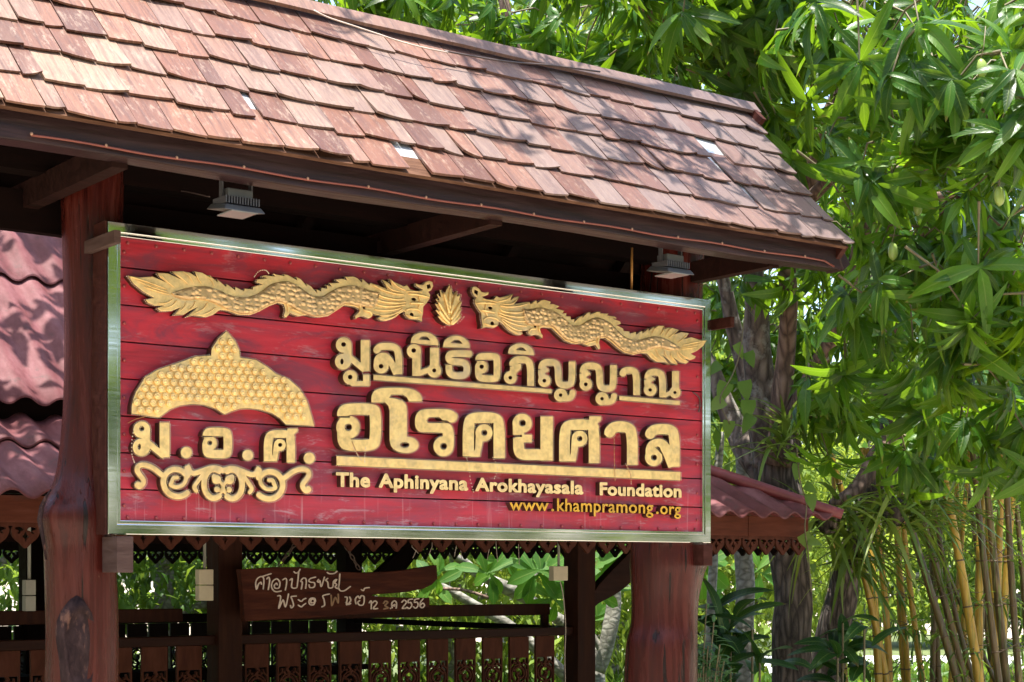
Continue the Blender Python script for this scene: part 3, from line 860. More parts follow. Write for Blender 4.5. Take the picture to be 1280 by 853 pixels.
g1 = [A(o) for o in line1a]+[B2(o) for o in line1b if o]+[B2(ya, 288, 25)]
bars1 = [[('p', [(467, 468.6), (689.8, 486.8), (689.8, 491.6), (467, 474.9)])], [('p', [(774.3, 495.1), (850.1, 501.2), (850.1, 506.4), (774.3, 500.1)])]]
for o in g1: carve('letter', [o], M_GOLD)
for o in bars1: carve('underline', [o], M_GOLD)

D_ = crop(405, 475, 5.565); E_ = crop(625, 495, 5.447)
line2a = [
    [('s', [(131, 252), (131, 225), (155, 202), (335, 202), (360, 225), (360, 425), (330, 456), (160, 456), (132, 425), (132, 330)], 84), ('c', 168, 330, 82), ('-c', 170, 330, 25), ('-r', 60, 251, 180, 263)],
    [('p', [tuple(p) for p in smooth_path([(330, 157), (332, 112), (352, 76), (400, 58), (480, 54), (560, 56), (620, 67), (662, 92), (681, 122)], 5)]+[(682, 150), (592, 150), (578, 122), (548, 102), (470, 102), (453, 124), (500, 130), (550, 146), (574, 178), (578, 220), (578, 395)]
      + [tuple(p) for p in smooth_path([(600, 398), (635, 412), (658, 448), (648, 482), (608, 505), (555, 508), (505, 494), (470, 465), (457, 420)], 4)]+[(457, 215), (448, 180), (425, 157)]), ('-e', 562, 453, 32, 20)],
    [('s', [(909, 275), (880, 250), (850, 240), (695, 240), (672, 262), (672, 322), (690, 325), (840, 328), (866, 350), (866, 462)], 82), ('c', 832, 462, 70), ('-c', 832, 462, 24), ('-p', [(905, 297), (825, 295), (820, 275), (800, 258), (735, 258), (720, 272), (720, 300), (835, 300), (925, 306)])],
    [('s', [(1005, 532), (1005, 295), (1040, 264), (1185, 264), (1220, 298), (1220, 545)], 84), ('-r', 1048, 300, 1180, 560), ('c', 1114, 368, 60), ('p', [(1060, 350), (1052, 480), (1048, 490), (1020, 535), (1084, 535), (1108, 420)]), ('-c', 1116, 368, 21)],
]
line2b = [
    [('c', 152, 187, 66), ('r', 88, 190, 166, 265), ('s', [(127, 280), (127, 375), (150, 400), (225, 400), (318, 400)], 78), ('r', 276, 140, 361, 440), ('r', 150, 264, 219, 316), ('-c', 153, 185, 23), ('-p', [(70, 258), (110, 281), (70, 302)]), ('-p', [(166, 250), (219, 236), (221, 263), (166, 263)])],
    [('s', [(440, 446), (440, 232), (475, 196), (610, 196), (642, 222), (642, 458)], 78), ('-r', 481, 232, 602, 480), ('c', 543, 291, 54), ('p', [(490, 280), (483, 390), (460, 446), (516, 446), (535, 340)]), ('-c', 544, 291, 18), ('p', [(600, 185), (610, 138), (690, 140), (690, 165), (664, 188), (679, 215), (640, 225)])],
    [('s', [(748, 264), (748, 238), (785, 208), (865, 210), (902, 248), (902, 470)], 78)],
    [('s', [(1024, 270), (1024, 252), (1055, 226), (1160, 226), (1190, 262), (1190, 482)], 74), ('s', [(1026, 415), (1026, 352), (1055, 325), (1105, 325), (1138, 370), (1180, 480)], 72), ('c', 1048, 418, 60), ('-c', 1049, 420, 20), ('-p', [(1058, 350), (1075, 343), (1090, 352), (1108, 400), (1140, 490), (1110, 490), (1105, 400)])],
]
bars2 = [[('p', [(420.8, 570.2), (850.8, 590.3), (850.8, 600.6), (420.8, 581.6)])]]
for o in [D_(o) for o in line2a]+[E_(o) for o in line2b]: carve('large_letter', [o], M_GOLD2)
carve('underline', bars2, M_GOLD2)

G_ = crop(150, 510, 5.12)
abbr = [
    [('c', 140, 140, 54), ('c', 138, 252, 56), ('s', [(166, 130), (166, 265)], 56), ('s', [(180, 225), (285, 310)], 42), ('r', 254, 94, 318, 316), ('-c', 140, 133, 16), ('-e', 124, 249, 10, 19), ('-p', [(72, 188), (104, 194), (72, 203)])],
    [('c', 425, 286, 36)],
    [('s', [(556, 184), (556, 168), (570, 152), (676, 154), (691, 170), (691, 282), (676, 297), (570, 294), (555, 280), (555, 225)], 58), ('c', 576, 226, 46), ('-c', 575, 224, 15), ('-p', [(505, 180), (588, 178), (588, 186), (505, 190)])],
    [('c', 818, 303, 35)],
    [('s', [(948, 342), (948, 195), (975, 168), (1070, 168), (1094, 190), (1094, 350)], 58), ('-r', 980, 192, 1064, 360), ('c', 1024, 238, 39), ('p', [(985, 230), (978, 300), (960, 342), (1006, 342), (1018, 270)]), ('-c', 1026, 237, 13), ('p', [(1062, 160), (1075, 132), (1138, 132), (1138, 150), (1112, 172), (1123, 190), (1090, 195)])],
    [('c', 1212, 322, 36)],
]
for i, o in enumerate(abbr): carve('full_stop' if i % 2 else 'initial_letter', [G_(o)], M_GOLD2)

# scroll ornament: one half traced, the other mirrored about its middle
def arc(cx, cy, rx, ry, a0, a1, n=16): return [(cx+rx*math.cos(R(a0+(a1-a0)*i/n)), cy+ry*math.sin(R(a0+(a1-a0)*i/n))) for i in range(n+1)]
half = [([(112, 494), (128, 504), (146, 490), (152, 462), (128, 428), (112, 398), (122, 372), (158, 364), (210, 382), (255, 416), (285, 440)], 34),
        (arc(358, 472, 78, 80, -40, -200)+arc(372, 472, 92, 95, -200, -310, 12)[1:], 38),
        (arc(365, 448, 60, 58, -80, 130, 14)+[(335, 470), (345, 448), (368, 446)], 27),
        ([(430, 385), (470, 418), (530, 402), (580, 385), (620, 384), (662, 400)], 34),
        ([(490, 530), (478, 505), (500, 470), (530, 430)], 28), ([(440, 372), (452, 400), (440, 440)], 22),
        (arc(604, 485, 64, 92, -60, -300, 20), 38), ([(640, 470), (662, 500), (650, 540)], 24)]
orn = []
for P, wd in half:
    P = [tuple(p) for p in smooth_path(P, 3)]
    orn.append(('k', P, wd))
    orn.append(('k', [(1324-x, y+(662-x)*2*.026) for x, y in P], wd))
for x, y, r in ((620, 458, 30), (624, 522, 20), (606, 440, 18), (118, 490, 20)):
    orn.append(('c', x, y, r)); orn.append(('c', 1324-x, y+(662-x)*2*.026, r))
carve('scroll_ornament', [G_(orn)], M_GOLD, bev=1.2, bevd=.004)

# ------------------------------------------------------------------ umbrella emblem with raised rosettes
um = [(164.6, 517), (164.8, 508), (166.6, 499.6), (170, 490), (175.4, 482), (181, 472), (197, 462.5), (216.4, 455.7), (232, 450.4), (243.7, 446), (264, 444.5), (264.8, 436), (273, 423.4), (283.4, 414), (294.5, 427), (299.4, 439), (300, 447),
      (320, 450), (334, 458.6), (345, 467.4), (361, 474), (374.6, 486), (383.4, 499.6), (388.7, 517), (393, 532.5), (357, 530.5), (350, 523), (340, 516.5), (325, 512), (312, 510.4), (300, 511), (290, 514), (280.5, 518), (270, 511), (255, 506), (240, 505), (225, 507), (213, 511.6), (199, 522)]
eo = carve('umbrella_emblem', [[('p', um)]], M_GOLD2)
b = MB(); row = 0
yy = 418.0
while yy < 534:
    xx = 160+(row % 2)*5.1
    while xx < 396:
        x, y = xx, yy+(xx-280)*.045
        if poly_d(np.array([[x]]), np.array([[y]]), um)[0, 0] < -3.4:
            p = on_t(x, y, TF); rx, rz = 4.35/F*7.0, 4.5/F*6.9
            vs = []; n = 12
            for rr, dp in ((1, .002), (.98, -.008), (.78, -.0115), (.55, -.009), (.42, -.009), (.3, -.013), (.02, -.0135)):
                for k in range(n): vs.append((p.x+rx*rr*math.cos(6.283*k/n), TF+dp, p.z+rz*rr*math.sin(6.283*k/n)))
            b.add(vs, [(i*n+k, i*n+(k+1) % n, (i+1)*n+(k+1) % n, (i+1)*n+k) for i in range(6) for k in range(n)]+[tuple(6*n+k for k in range(n))], True)
        xx += 10.2
    yy += 9.0; row += 1
b.build('rosettes', M_GOLD2, eo)

# ------------------------------------------------------------------ dragons
K1 = lambda P: [(150+x/5.12, 320+y/5.12) for x, y in P]
K2 = lambda P: [(400+x/5.333, 330+y/5.333) for x, y in P]
tail = K1([(50, 126), (125, 138), (210, 132), (296, 168), (258, 140), (234, 107), (310, 112), (398, 153), (362, 128), (330, 100), (400, 98), (450, 108), (497, 138), (484, 112), (472, 98), (530, 108), (578, 138), (572, 122), (625, 168), (622, 148), (680, 198), (682, 178), (738, 218), (738, 198), (795, 224), (798, 208), (850, 214), (852, 198),
            (912, 182), (872, 168), (880, 150), (945, 142), (908, 134), (925, 124), (995, 130), (980, 116), (1055, 128), (1045, 116), (1075, 122), (1135, 155), (1128, 134), (1160, 150), (1198, 195), (1190, 175), (1225, 195), (1262, 238), (1258, 214)])
head_top = K2([(8, 182), (12, 158), (50, 165), (44, 140), (80, 152), (62, 128), (130, 126), (102, 104), (150, 98), (182, 108), (168, 86), (225, 84), (252, 96), (280, 122), (284, 100), (330, 140), (338, 126), (380, 140), (452, 170), (432, 135), (414, 104), (452, 122), (480, 148), (462, 98), (500, 122), (560, 150), (580, 140), (604, 170), (650, 182),
                (688, 172), (664, 160), (640, 146), (636, 128), (660, 138), (688, 140), (705, 122), (728, 112), (750, 120), (756, 148), (742, 176), (722, 186), (736, 205), (732, 232), (712, 262), (690, 285), (688, 330), (680, 362), (682, 386), (650, 370)])
chin = K2([(600, 366), (575, 350), (560, 322), (535, 328), (510, 352), (480, 368), (440, 380), (405, 376), (384, 362), (420, 345), (375, 340), (352, 330), (348, 352), (325, 364), (290, 348), (262, 350), (238, 368), (234, 345), (262, 318), (262, 300), (230, 284), (165, 275), (110, 312), (60, 346), (0, 355)])
belly = K1([(1250, 390), (1200, 378), (1175, 380), (1140, 386), (1090, 366), (1064, 396), (1048, 384), (1060, 345), (1050, 310), (1010, 300), (960, 318), (900, 352), (840, 376), (760, 376), (690, 350), (640, 345), (600, 375), (550, 392), (470, 380), (425, 392), (470, 355), (508, 322), (450, 350), (410, 375), (345, 380), (388, 330), (330, 352), (262, 355), (236, 335), (285, 318), (222, 318), (180, 300), (164, 280), (218, 268), (150, 230), (90, 180)])
outline = tail+head_top+chin+belly
holes = [[('x', K2([(712, 140), (735, 136), (738, 156), (718, 166)]))], ]
crest_base = K1([(325, 240), (430, 205), (540, 195), (620, 215), (700, 250), (770, 265), (840, 258), (900, 230), (960, 185), (1030, 165), (1090, 168), (1150, 200), (1220, 250)])+K2([(10, 218), (60, 190), (130, 155), (200, 145), (260, 150), (330, 176), (395, 188)])
belly_line = list(reversed(K1([(345, 262), (420, 282), (480, 278), (560, 288), (640, 322), (690, 346), (760, 370), (840, 370), (900, 346), (960, 310), (1020, 296), (1080, 320), (1130, 350), (1180, 374), (1250, 386)])+K2([(60, 338), (110, 305), (165, 268), (230, 278), (300, 290), (360, 290), (385, 250)])))
body = [tuple(p) for p in smooth_path(crest_base, 4)]+[tuple(p) for p in smooth_path(belly_line, 4)]
strands = [(K1(P), wd) for P, wd in (([(70, 135), (180, 170), (300, 215)], 9), ([(110, 160), (200, 200), (310, 235)], 8), ([(150, 200), (230, 225), (315, 250)], 8), ([(260, 125), (300, 165), (350, 205)], 8), ([(350, 110), (400, 150), (440, 185)], 8), ([(480, 110), (500, 150), (520, 180)], 8), ([(400, 100), (440, 130), (470, 175)], 7),
    ([(560, 130), (590, 165), (600, 195)], 6), ([(340, 275), (300, 300), (240, 305)], 8), ([(360, 285), (330, 320), (270, 340)], 8), ([(420, 295), (410, 330), (360, 370)], 8), ([(480, 290), (470, 320), (440, 350)], 8), ([(560, 300), (530, 340), (470, 370)], 9), ([(610, 330), (570, 360), (520, 380)], 8), ([(1000, 215), (1040, 260), (1070, 310), (1075, 360)], 13), ([(1070, 190), (1085, 240), (1088, 290)], 9), ([(1095, 340), (1130, 355), (1165, 370)], 13))]
strands += [(K2(P), wd) for P, wd in (([(372, 200), (430, 225), (520, 240), (560, 230)], 16), ([(360, 235), (430, 255), (520, 262), (570, 255)], 16), ([(365, 270), (440, 285), (510, 282), (570, 272)], 15), ([(362, 305), (430, 312), (500, 305), (545, 290)], 15), ([(395, 345), (450, 345), (510, 325), (550, 298)], 14), ([(425, 372), (480, 358), (520, 330)], 11),
    ([(350, 140), (420, 175), (500, 200), (560, 205)], 14), ([(430, 125), (470, 170), (540, 190)], 12), ([(470, 108), (510, 150), (570, 178)], 11), ([(590, 200), (640, 205), (690, 215), (725, 225)], 16), ([(575, 185), (620, 185), (680, 190)], 11), ([(600, 262), (650, 262), (690, 265)], 20), ([(570, 310), (600, 300), (650, 305), (676, 330)], 14), ([(580, 340), (620, 358), (670, 352)], 12), ([(655, 200), (665, 260), (650, 300)], 12),
    ([(200, 200), (250, 250), (268, 300), (258, 330)], 13), ([(150, 205), (170, 250), (215, 262)], 12), ([(258, 190), (300, 250), (320, 290)], 10), ([(290, 310), (330, 320), (345, 345)], 14))]
def to_board(P): return [(on_t(x, y, TF).x, on_t(x, y, TF).z) for x, y in P]
MID = 1.593
def dragon(flip, label):
    fx = (lambda P: [(2*MID-x, z) for x, z in to_board(P)]) if flip else to_board
    def fm(t0):
        return lambda x, y, d: (x, t0+d, y)
    u = 1/F*7
    ops = [('p', fx(outline)), ('-p', fx(K2([(712, 140), (735, 134), (740, 156), (718, 168)]))), ('-e', *fx(K2([(626, 236)]))[0], 19/5.33*u, 11/5.33*u), ('-c', *fx(K2([(612, 340)]))[0], 16/5.33*u), ('-p', fx(K2([(536, 330), (560, 316), (572, 326), (556, 336)]))),
           ('-p', fx(K1([(1085, 295), (1145, 325), (1130, 332), (1100, 318)]))), ('-c', *fx(K2([(294, 290)]))[0], 11/5.33*u)]
    l = contours(ops, .0009)
    mes = [solid(l, .0225-TF, .0022, fm(TF), 1.0)]
    o = link_mesh('dragon', mes[0], M_GOLD, board); o.data.materials.append(M_SIDE)
    for p in o.data.polygons:
        if abs(p.normal.y) < .3: p.material_index = 1
    # beads along the outline
    for lp in l:
        P = np.array(lp+[lp[0]]); dl = np.hypot(*(np.diff(P, axis=0).T)); tot = dl.sum()
        if tot < .3: continue
        cum = np.concatenate([[0], np.cumsum(dl)]); n = int(tot/.008)
        for k in range(n):
            q = tot*k/n; i = min(len(dl)-1, np.searchsorted(cum, q, 'right')-1); f = (q-cum[i])/max(dl[i], 1e-9)
            c = P[i]*(1-f)+P[i+1]*f; BEADS.append((c[0], -.011, c[1]))
    lb = contours([('p', fx(body))], .0012)
    me = solid(lb, .02, .011, fm(TF-.012), .9)
    link_mesh('scaled_body', me, M_SCALE, o)
    st = []
    for P, wd in strands:
        q = fx([tuple(p) for p in smooth_path(P, 4)])
        b_ = MB(); k = len(q); r = wd/5.2*u*.5
        b_.tube([(x, TF-.004-(.010 if 0 else 0), z) for x, z in q], [r*(.35+.65*math.sin(math.pi*(.12+.8*i/(k-1)))) for i in range(k)], 7)
        st.append(b_)
    bb = MB()
    for b_ in st: bb.add(b_.v, b_.f, True)
    bb.build('mane_and_fins', M_GOLD2, o)
    o['label'] = label
dragon(False, 'gold dragon facing right, tail at the left edge')
dragon(True, 'gold dragon facing left, tail at the right edge')
# flame between the dragons
fl = [(865, 140), (880, 180), (888, 208), (912, 180), (912, 215), (938, 200), (930, 240), (942, 250), (930, 285), (944, 300), (925, 330), (944, 342), (915, 378), (880, 405), (850, 406), (815, 385), (786, 350), (800, 345), (772, 310), (790, 305), (768, 265), (790, 268), (772, 232), (798, 240), (780, 200), (808, 222), (800, 172), (832, 208), (845, 170)]
fo = carve('flame_ornament', [[('p', K2(fl))]], M_GOLD, bev=.8)
b = MB()
for P in ([(868, 160), (862, 230), (862, 300)], [(905, 200), (885, 270), (868, 330)], [(825, 190), (845, 270), (858, 330)], [(935, 255), (900, 320), (872, 370)], [(785, 250), (825, 320), (856, 370)], [(932, 310), (900, 355), (872, 395)], [(790, 310), (825, 360), (860, 398)], [(930, 350), (895, 385), (870, 402)]):
    q = [on_t(x, y, TF) for x, y in K2([tuple(p) for p in smooth_path(P, 4)])]; k = len(q)
    b.tube([(p.x, TF-.003, p.z) for p in q], [.009*(.3+.7*math.sin(math.pi*(.1+.75*i/(k-1)))) for i in range(k)], 7)
b.build('flame_tongues', M_GOLD2, fo)

# ------------------------------------------------------------------ Latin lettering
def word(txt, px0, px1, y0, y1, off, asc_px):
    """outline of txt as a 'g' shape in photo pixels: px0..px1 wide, baseline y0 (left) to y1 (right), capitals asc_px tall, grown by off px"""
    cu = bpy.data.curves.new('tmp', 'FONT'); cu.body = txt; cu.size = 1; cu.fill_mode = 'FRONT'; cu.resolution_u = 4; cu.space_character = 1.06
    ob = bpy.data.objects.new('tmp', cu); COL.objects.link(ob)
    dg = bpy.context.evaluated_depsgraph_get(); dg.update()
    me = bpy.data.meshes.new_from_object(ob.evaluated_get(dg)); bpy.data.objects.remove(ob); bpy.data.curves.remove(cu)
    bm = bmesh.new(); bm.from_mesh(me); bpy.data.meshes.remove(me); bmesh.ops.remove_doubles(bm, verts=bm.verts, dist=1e-5)
    E = {}
    for e in bm.edges:
        if len(e.link_faces) == 1:
            for v, w_ in ((e.verts[0], e.verts[1]), (e.verts[1], e.verts[0])): E.setdefault(v.index, []).append(w_.index)
    co = {v.index: (v.co.x, v.co.y) for v in bm.verts}; bm.free()
    seen = set(); polys = []
    for v in E:
        if v in seen: continue
        lp = [v]; seen.add(v)
        while True:
            nx = [u for u in E[lp[-1]] if u not in seen]
            if not nx: break
            lp.append(nx[0]); seen.add(nx[0])
        polys.append([co[i] for i in lp])
    xs = [p[0] for P in polys for p in P]; x0, x1 = min(xs), max(xs); a_, b_ = px0+off, px1-off; h = (asc_px-2*off)/.727
    def M(p):
        f = (p[0]-x0)/(x1-x0); return (a_+(b_-a_)*f, y0+(y1-y0)*f-off-p[1]*h)
    return [('g', [[M(p) for p in P] for P in polys], off)]
def lettering(name, words_, mat):
    for w_ in words_: carve(name, [w_], mat, T2, .0225, .2, .004, False, .22)
T2 = -.012
lettering('english_word', [word('The', 420.0, 462.8, 608.8, 609.6, 1.0, 19.5), word('Aphinyana', 473.5, 585.4, 609.8, 613.6, 1.0, 19), word('Arokhayasala', 594.3, 729.4, 614.2, 618.4, .95, 18), word('Foundation', 749.8, 852, 619.4, 622.4, .9, 17.4)], M_CREAM)
lettering('web_address_word', [word('www', 637.2, 685.8, 638.2, 639, .3, 15.8), word('.', 689.2, 692.8, 639.2, 639.3, .4, 15.8), word('khampramong', 696.5, 816.8, 639.2, 642.4, .3, 17.2), word('.', 820.2, 823.4, 642.6, 642.7, .4, 15.8), word('org', 825.4, 851.4, 642.8, 644, .3, 16)], M_YEL)

# ------------------------------------------------------------------ lamp beads round the carving and a few drooping strings of them
for P in ([(442, 560), (447, 569), (452, 575)], [(457, 560), (456, 570), (456, 578)], [(583, 572), (586, 582), (588, 600), (592, 615)], [(616, 572), (622, 585), (618, 598)], [(768, 550), (768, 575), (769, 600)], [(782, 580), (788, 592), (789, 605)], [(168, 535), (165, 550), (165, 568), (168, 578)], [(318, 346), (324, 339), (332, 338), (336, 342)], [(552, 410), (572, 404), (580, 396)]):
    for x, y in smooth_path(P, 4):
        p = on_t(x, y, TF-.006); BEADS.append((p.x, TF-.006, p.z))
V = []; Q = []
oct_v = np.array([(1, 0, 0), (-1, 0, 0), (0, 1, 0), (0, -1, 0), (0, 0, 1), (0, 0, -1)])*.0030
oct_f = np.array([(0, 2, 4), (2, 1, 4), (1, 3, 4), (3, 0, 4), (2, 0, 5), (1, 2, 5), (3, 1, 5), (0, 3, 5)])
for i, p in enumerate(BEADS):
    V.append(oct_v+np.array(p)); Q.append(oct_f+6*i)
mesh_np('lamp_beads', np.concatenate(V), np.concatenate(Q), M_BEAD, board)
b = MB()
for P in ([(767.5, 545), (768, 575), (769, 601)], [(782, 580), (788, 592), (789, 602)], [(440, 552), (446, 566), (449, 570)], [(160, 529), (170, 524), (182, 521)]):
    b.tube([(on_t(x, y, TF-.006).x, TF-.006, on_t(x, y, TF-.006).z) for x, y in smooth_path(P, 4)], .0016, 5)
b.build('loose_wires', plain('copper wire', (.40, .16, .05), .4, .3, bmp=0), board)
b = MB(); b.tube([(on_t(x, y, .0).x, .012, on_t(x, y, .0).z) for x, y in smooth_path([(868, 490), (876, 497), (877, 508), (875, 515)], 4)], .003, 5)
b.build('hook', M_WIRE, board)
# ================================================================== the open pavilion behind the sign
pav = empty('pavilion', (1.9, 4.0, 0), 'open dark timber pavilion with red corrugated roof and lace valances behind the sign', 'pavilion')
def make_tile():
    m, t, b = new_mat('faded red roof sheet')
    n = noise_(t, pos(t, (3, 1.2, 1.2)), 2.0, 8, .7); n2 = noise_(t, pos(t), 9, 8, .75)
    col = ramp(t, n, [(.3, (.065, .017, .017)), (.5, (.12, .040, .042)), (.72, (.20, .088, .092))])
    d = ramp(t, n2, [(.56, (0, 0, 0)), (.68, (1, 1, 1))])
    col = mixc(t, math_(t, 'MULTIPLY', d, .65), col, (.06, .04, .035))
    t.links.new(col, b.inputs['Base Color']); b.inputs['Roughness'].default_value = .6; b.inputs['Specular IOR Level'].default_value = .15
    bump(t, b, n2, .3, .006)
    return m
M_TILE = make_tile()
M_TILED = plain('dark red roof sheet', (.16, .030, .034), .5, 0, .35, 6, .3)
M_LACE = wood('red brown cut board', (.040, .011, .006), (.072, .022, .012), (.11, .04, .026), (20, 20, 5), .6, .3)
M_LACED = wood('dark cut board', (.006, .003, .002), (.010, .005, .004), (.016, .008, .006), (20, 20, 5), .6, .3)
M_PTIMB = wood('brown timber', (.016, .005, .003), (.030, .0095, .005), (.052, .02, .011), (20, 20, 2.5), .55, .35)
M_PBEAM = wood('reddish beam', (.055, .015, .008), (.098, .028, .015), (.14, .05, .032), (2.5, 20, 20), .6, .35, worn=(.05, .025, .02))
M_RAIL = wood('dark rail', (.013, .004, .003), (.024, .008, .005), (.042, .017, .012), (2.5, 24, 24), .4, .3)
ET, EX, EB, EXL = 1.60, 5.55, 6.55, -3.2         # eave lines: front, right, back, left
ZE = 1.975
def wave(u): 
    c = math.cos(2*math.pi*u/.19)
    return .020*(abs(c)**.8*(1 if c > 0 else -1))
def corr(name, axis, u0, u1, base, slope, run0, run1, clip=None, mat=M_TILE, sgn=1, tilt=0):
    """corrugated sheet. axis 's': waves along x, falls along y. base=(eave coordinate, z)"""
    du = .19/10; n = int((u1-u0)/du)+1; rows = np.linspace(run0, run1, 6)
    V = []; Fc = []
    for r in rows:
        for i in range(n+1):
            u = u0+(u1-u0)*i/n
            if clip: u = min(u, clip(r)) if axis == 's' else min(max(u, ET-.10+r), EB+.10-r)
            h = base[1]+slope*r+wave(u)
            if axis == 's': V.append((u, base[0]+sgn*r, h))
            else: V.append((base[0]+sgn*r, u, h))
    m = n+1
    for k in range(len(rows)-1):
        for i in range(n): Fc.append((k*m+i, k*m+i+1, (k+1)*m+i+1, (k+1)*m+i))
    b = MB().add(V, Fc, True)
    k0 = len(V)
    V2 = [(x, y, z-.010) for x, y, z in V]; b.add(V2, [tuple(reversed(f)) for f in Fc], True)
    for i in range(n): b.f.append((i, k0+i, k0+i+1, i+1)); b.sm.append(False)
    me = bpy.data.meshes.new(name); me.from_pydata(b.v, [], b.f); me.polygons.foreach_set('use_smooth', b.sm); me.update()
    return link_mesh(name, me, mat, pav)
XR = EX+.16
lo1 = corr('lower_roof', 's', EXL, XR, (ET-.10, ZE), .46, 0, .62, lambda r: XR-r)
lo2 = corr('lower_roof', 's', EXL, XR, (ET-.10, ZE+.02), .46, .56, 1.25, lambda r: XR-r)
corr('lower_roof', 't', ET-.10, EB+.1, (XR, ZE), .46, 0, 1.25, True, M_TILED, -1)
corr('lower_roof', 's', EXL, XR, (EB+.10, ZE), .46, 0, 1.25, lambda r: XR-r, M_TILED, -1)
up1 = corr('upper_roof', 's', EXL, 4.55, (ET+.72, 2.49), .85, 0, .95)
up2 = corr('upper_roof', 's', EXL, 4.55, (ET+.72, 2.525), .85, .88, 1.80)
corr('upper_roof', 's', EXL, 4.55, (EB-.72, 2.49), .85, 0, 1.80, None, M_TILED, -1)
b = MB(); b.tube([(EXL, 4.07, 4.04), (4.6, 4.07, 4.04)], .07, 10); b.build('ridge_cap', M_TILED, pav)
b = MB(); b.tube([(XR+.03, ET-.12, ZE+.01), (XR-.6, ET+.5, ZE+.31), (XR-1.2, ET+1.1, ZE+.60)], [.035, .04, .04], 9); b.build('hip_cap', M_TILED, pav)
b = MB(); b.tube([(XR+.03, EB+.12, ZE+.01), (XR-1.2, EB-1.1, ZE+.60)], .06, 9); b.build('hip_cap', M_TILED, pav)
# boards between the two tiers, ceilings
MB().box((EXL, ET+.80, 2.36), (4.4, ET+.84, 2.52)).build('tier_board', M_UNDER, pav)
MB().add([(4.4, ET+.85, 2.45), (4.4, EB-.85, 2.45), (4.4, 4.07, 3.98)], [(0, 1, 2)]).build('gable_panel', M_LACED, pav)
# eave beams (two lengths along the front), lighter boards under the eave
b = MB(); b.box((EXL, ET, 1.838), (5.0, ET+.05, 1.965)); b.box((5.005, ET+.001, 1.838), (EX, ET+.051, 1.965)); b.build('eave_beam', M_PBEAM, pav, .004)
MB().box((EX-.05, ET+.055, 1.84), (EX, EB, 1.962)).build('eave_beam', M_RAIL, pav)
MB().box((EXL, EB-.05, 1.84), (EX-.055, EB, 1.962)).build('eave_beam', M_RAIL, pav)
M_LINER = plain('grey ceiling lath', (.24, .22, .18), .8, 0, .2, 20)
def lath(axis, a0, a1, b0, b1, z0, z1, n):
    b = MB()
    for i in range(n):
        f0, f1 = (i+.06)/n, (i+.94)/n
        if axis == 't':
            y0, y1 = b0+(b1-b0)*f0, b0+(b1-b0)*f1; za, zb = z0+(z1-z0)*f0, z0+(z1-z0)*f1
            b.add([(a0, y0, za), (a1, y0, za), (a1, y1, zb), (a0, y1, zb), (a0, y0, za+.01), (a1, y0, za+.01), (a1, y1, zb+.01), (a0, y1, zb+.01)], [(3, 2, 1, 0), (4, 5, 6, 7), (0, 1, 5, 4), (2, 3, 7, 6)])
        else:
            x0, x1 = b0+(b1-b0)*f0, b0+(b1-b0)*f1; za, zb = z0+(z1-z0)*f0, z0+(z1-z0)*f1
            b.add([(x0, a0, za), (x1, a0, za), (x1, a1, zb), (x0, a1, zb), (x0, a0, za+.01), (x1, a0, za+.01), (x1, a1, zb+.01), (x0, a1, zb+.01)], [(0, 1, 2, 3), (7, 6, 5, 4), (4, 5, 1, 0), (6, 7, 3, 2)])
    return b
lath('s', ET+.9, EB-.9, EX-.1, 4.5, 1.95, 2.40, 7).build('ceiling_lath', M_LINER, pav)
MB().box((EXL, ET+1.0, 2.40), (4.5, EB-1.0, 2.42)).build('ceiling', M_UNDER, pav)

# valances of cut lotus shapes, one repeating board each
def lotus_unit(w_, h):
    """ops in metres, x in [0,w], y down from 0 to h"""
    c = w_/2
    return [('r', -.001, 0, w_+.001, h*.16), ('p', [tuple(p) for p in smooth_path([(c-w_*.40, h*.10), (c-w_*.47, h*.28), (c-w_*.45, h*.46), (c-w_*.36, h*.64), (c-w_*.19, h*.80), (c, h*1.0), (c+w_*.19, h*.80), (c+w_*.36, h*.64), (c+w_*.45, h*.46), (c+w_*.47, h*.28), (c+w_*.40, h*.10)], 4)]),
            ('-p', [tuple(p) for p in smooth_path([(c, h*.34), (c-w_*.05, h*.48), (c-w_*.11, h*.56), (c-w_*.04, h*.62), (c, h*.76), (c+w_*.04, h*.62), (c+w_*.11, h*.56), (c+w_*.05, h*.48)], 3, True)]),
            ('-p', [tuple(p) for p in smooth_path([(c-w_*.36, h*.27), (c-w_*.28, h*.20), (c-w_*.10, h*.22), (c-w_*.05, h*.32), (c-w_*.14, h*.34), (c-w_*.20, h*.44), (c-w_*.28, h*.42), (c-w_*.22, h*.34)], 3, True)]),
            ('-p', [tuple(p) for p in smooth_path([(c+w_*.36, h*.27), (c+w_*.28, h*.20), (c+w_*.10, h*.22), (c+w_*.05, h*.32), (c+w_*.14, h*.34), (c+w_*.20, h*.44), (c+w_*.28, h*.42), (c+w_*.22, h*.34)], 3, True)]),
            ('-e', 0, h*.22, w_*.035, h*.06), ('-e', w_, h*.22, w_*.035, h*.06)]
UW, UH = .148, .125
unit = solid(contours(lotus_unit(UW, UH), .0016), .018, .0012, lambda x, y, d: (x, d, -y), 1.0)
nv = len(unit.vertices); UV = np.empty(nv*3, np.float32); unit.vertices.foreach_get('co', UV); UV = UV.reshape(-1, 3)
unit.calc_loop_triangles(); UT = np.array([t.vertices[:] for t in unit.loop_triangles], np.int32)
def valance(p, d, n, mat, ztop):
    """n units from point p=(x,y) along direction d"""
    px_, py_ = -d[1], d[0]
    V = []; Q = []
    for i in range(n):
        a = UV.copy(); a[:, 0] += i*UW
        V.append(np.stack([p[0]+a[:, 0]*d[0]+a[:, 1]*px_, p[1]+a[:, 0]*d[1]+a[:, 1]*py_, ztop+a[:, 2]], 1)); Q.append(UT+i*nv)
    return mesh_np('lace_valance', np.concatenate(V), np.concatenate(Q), mat, pav, False)
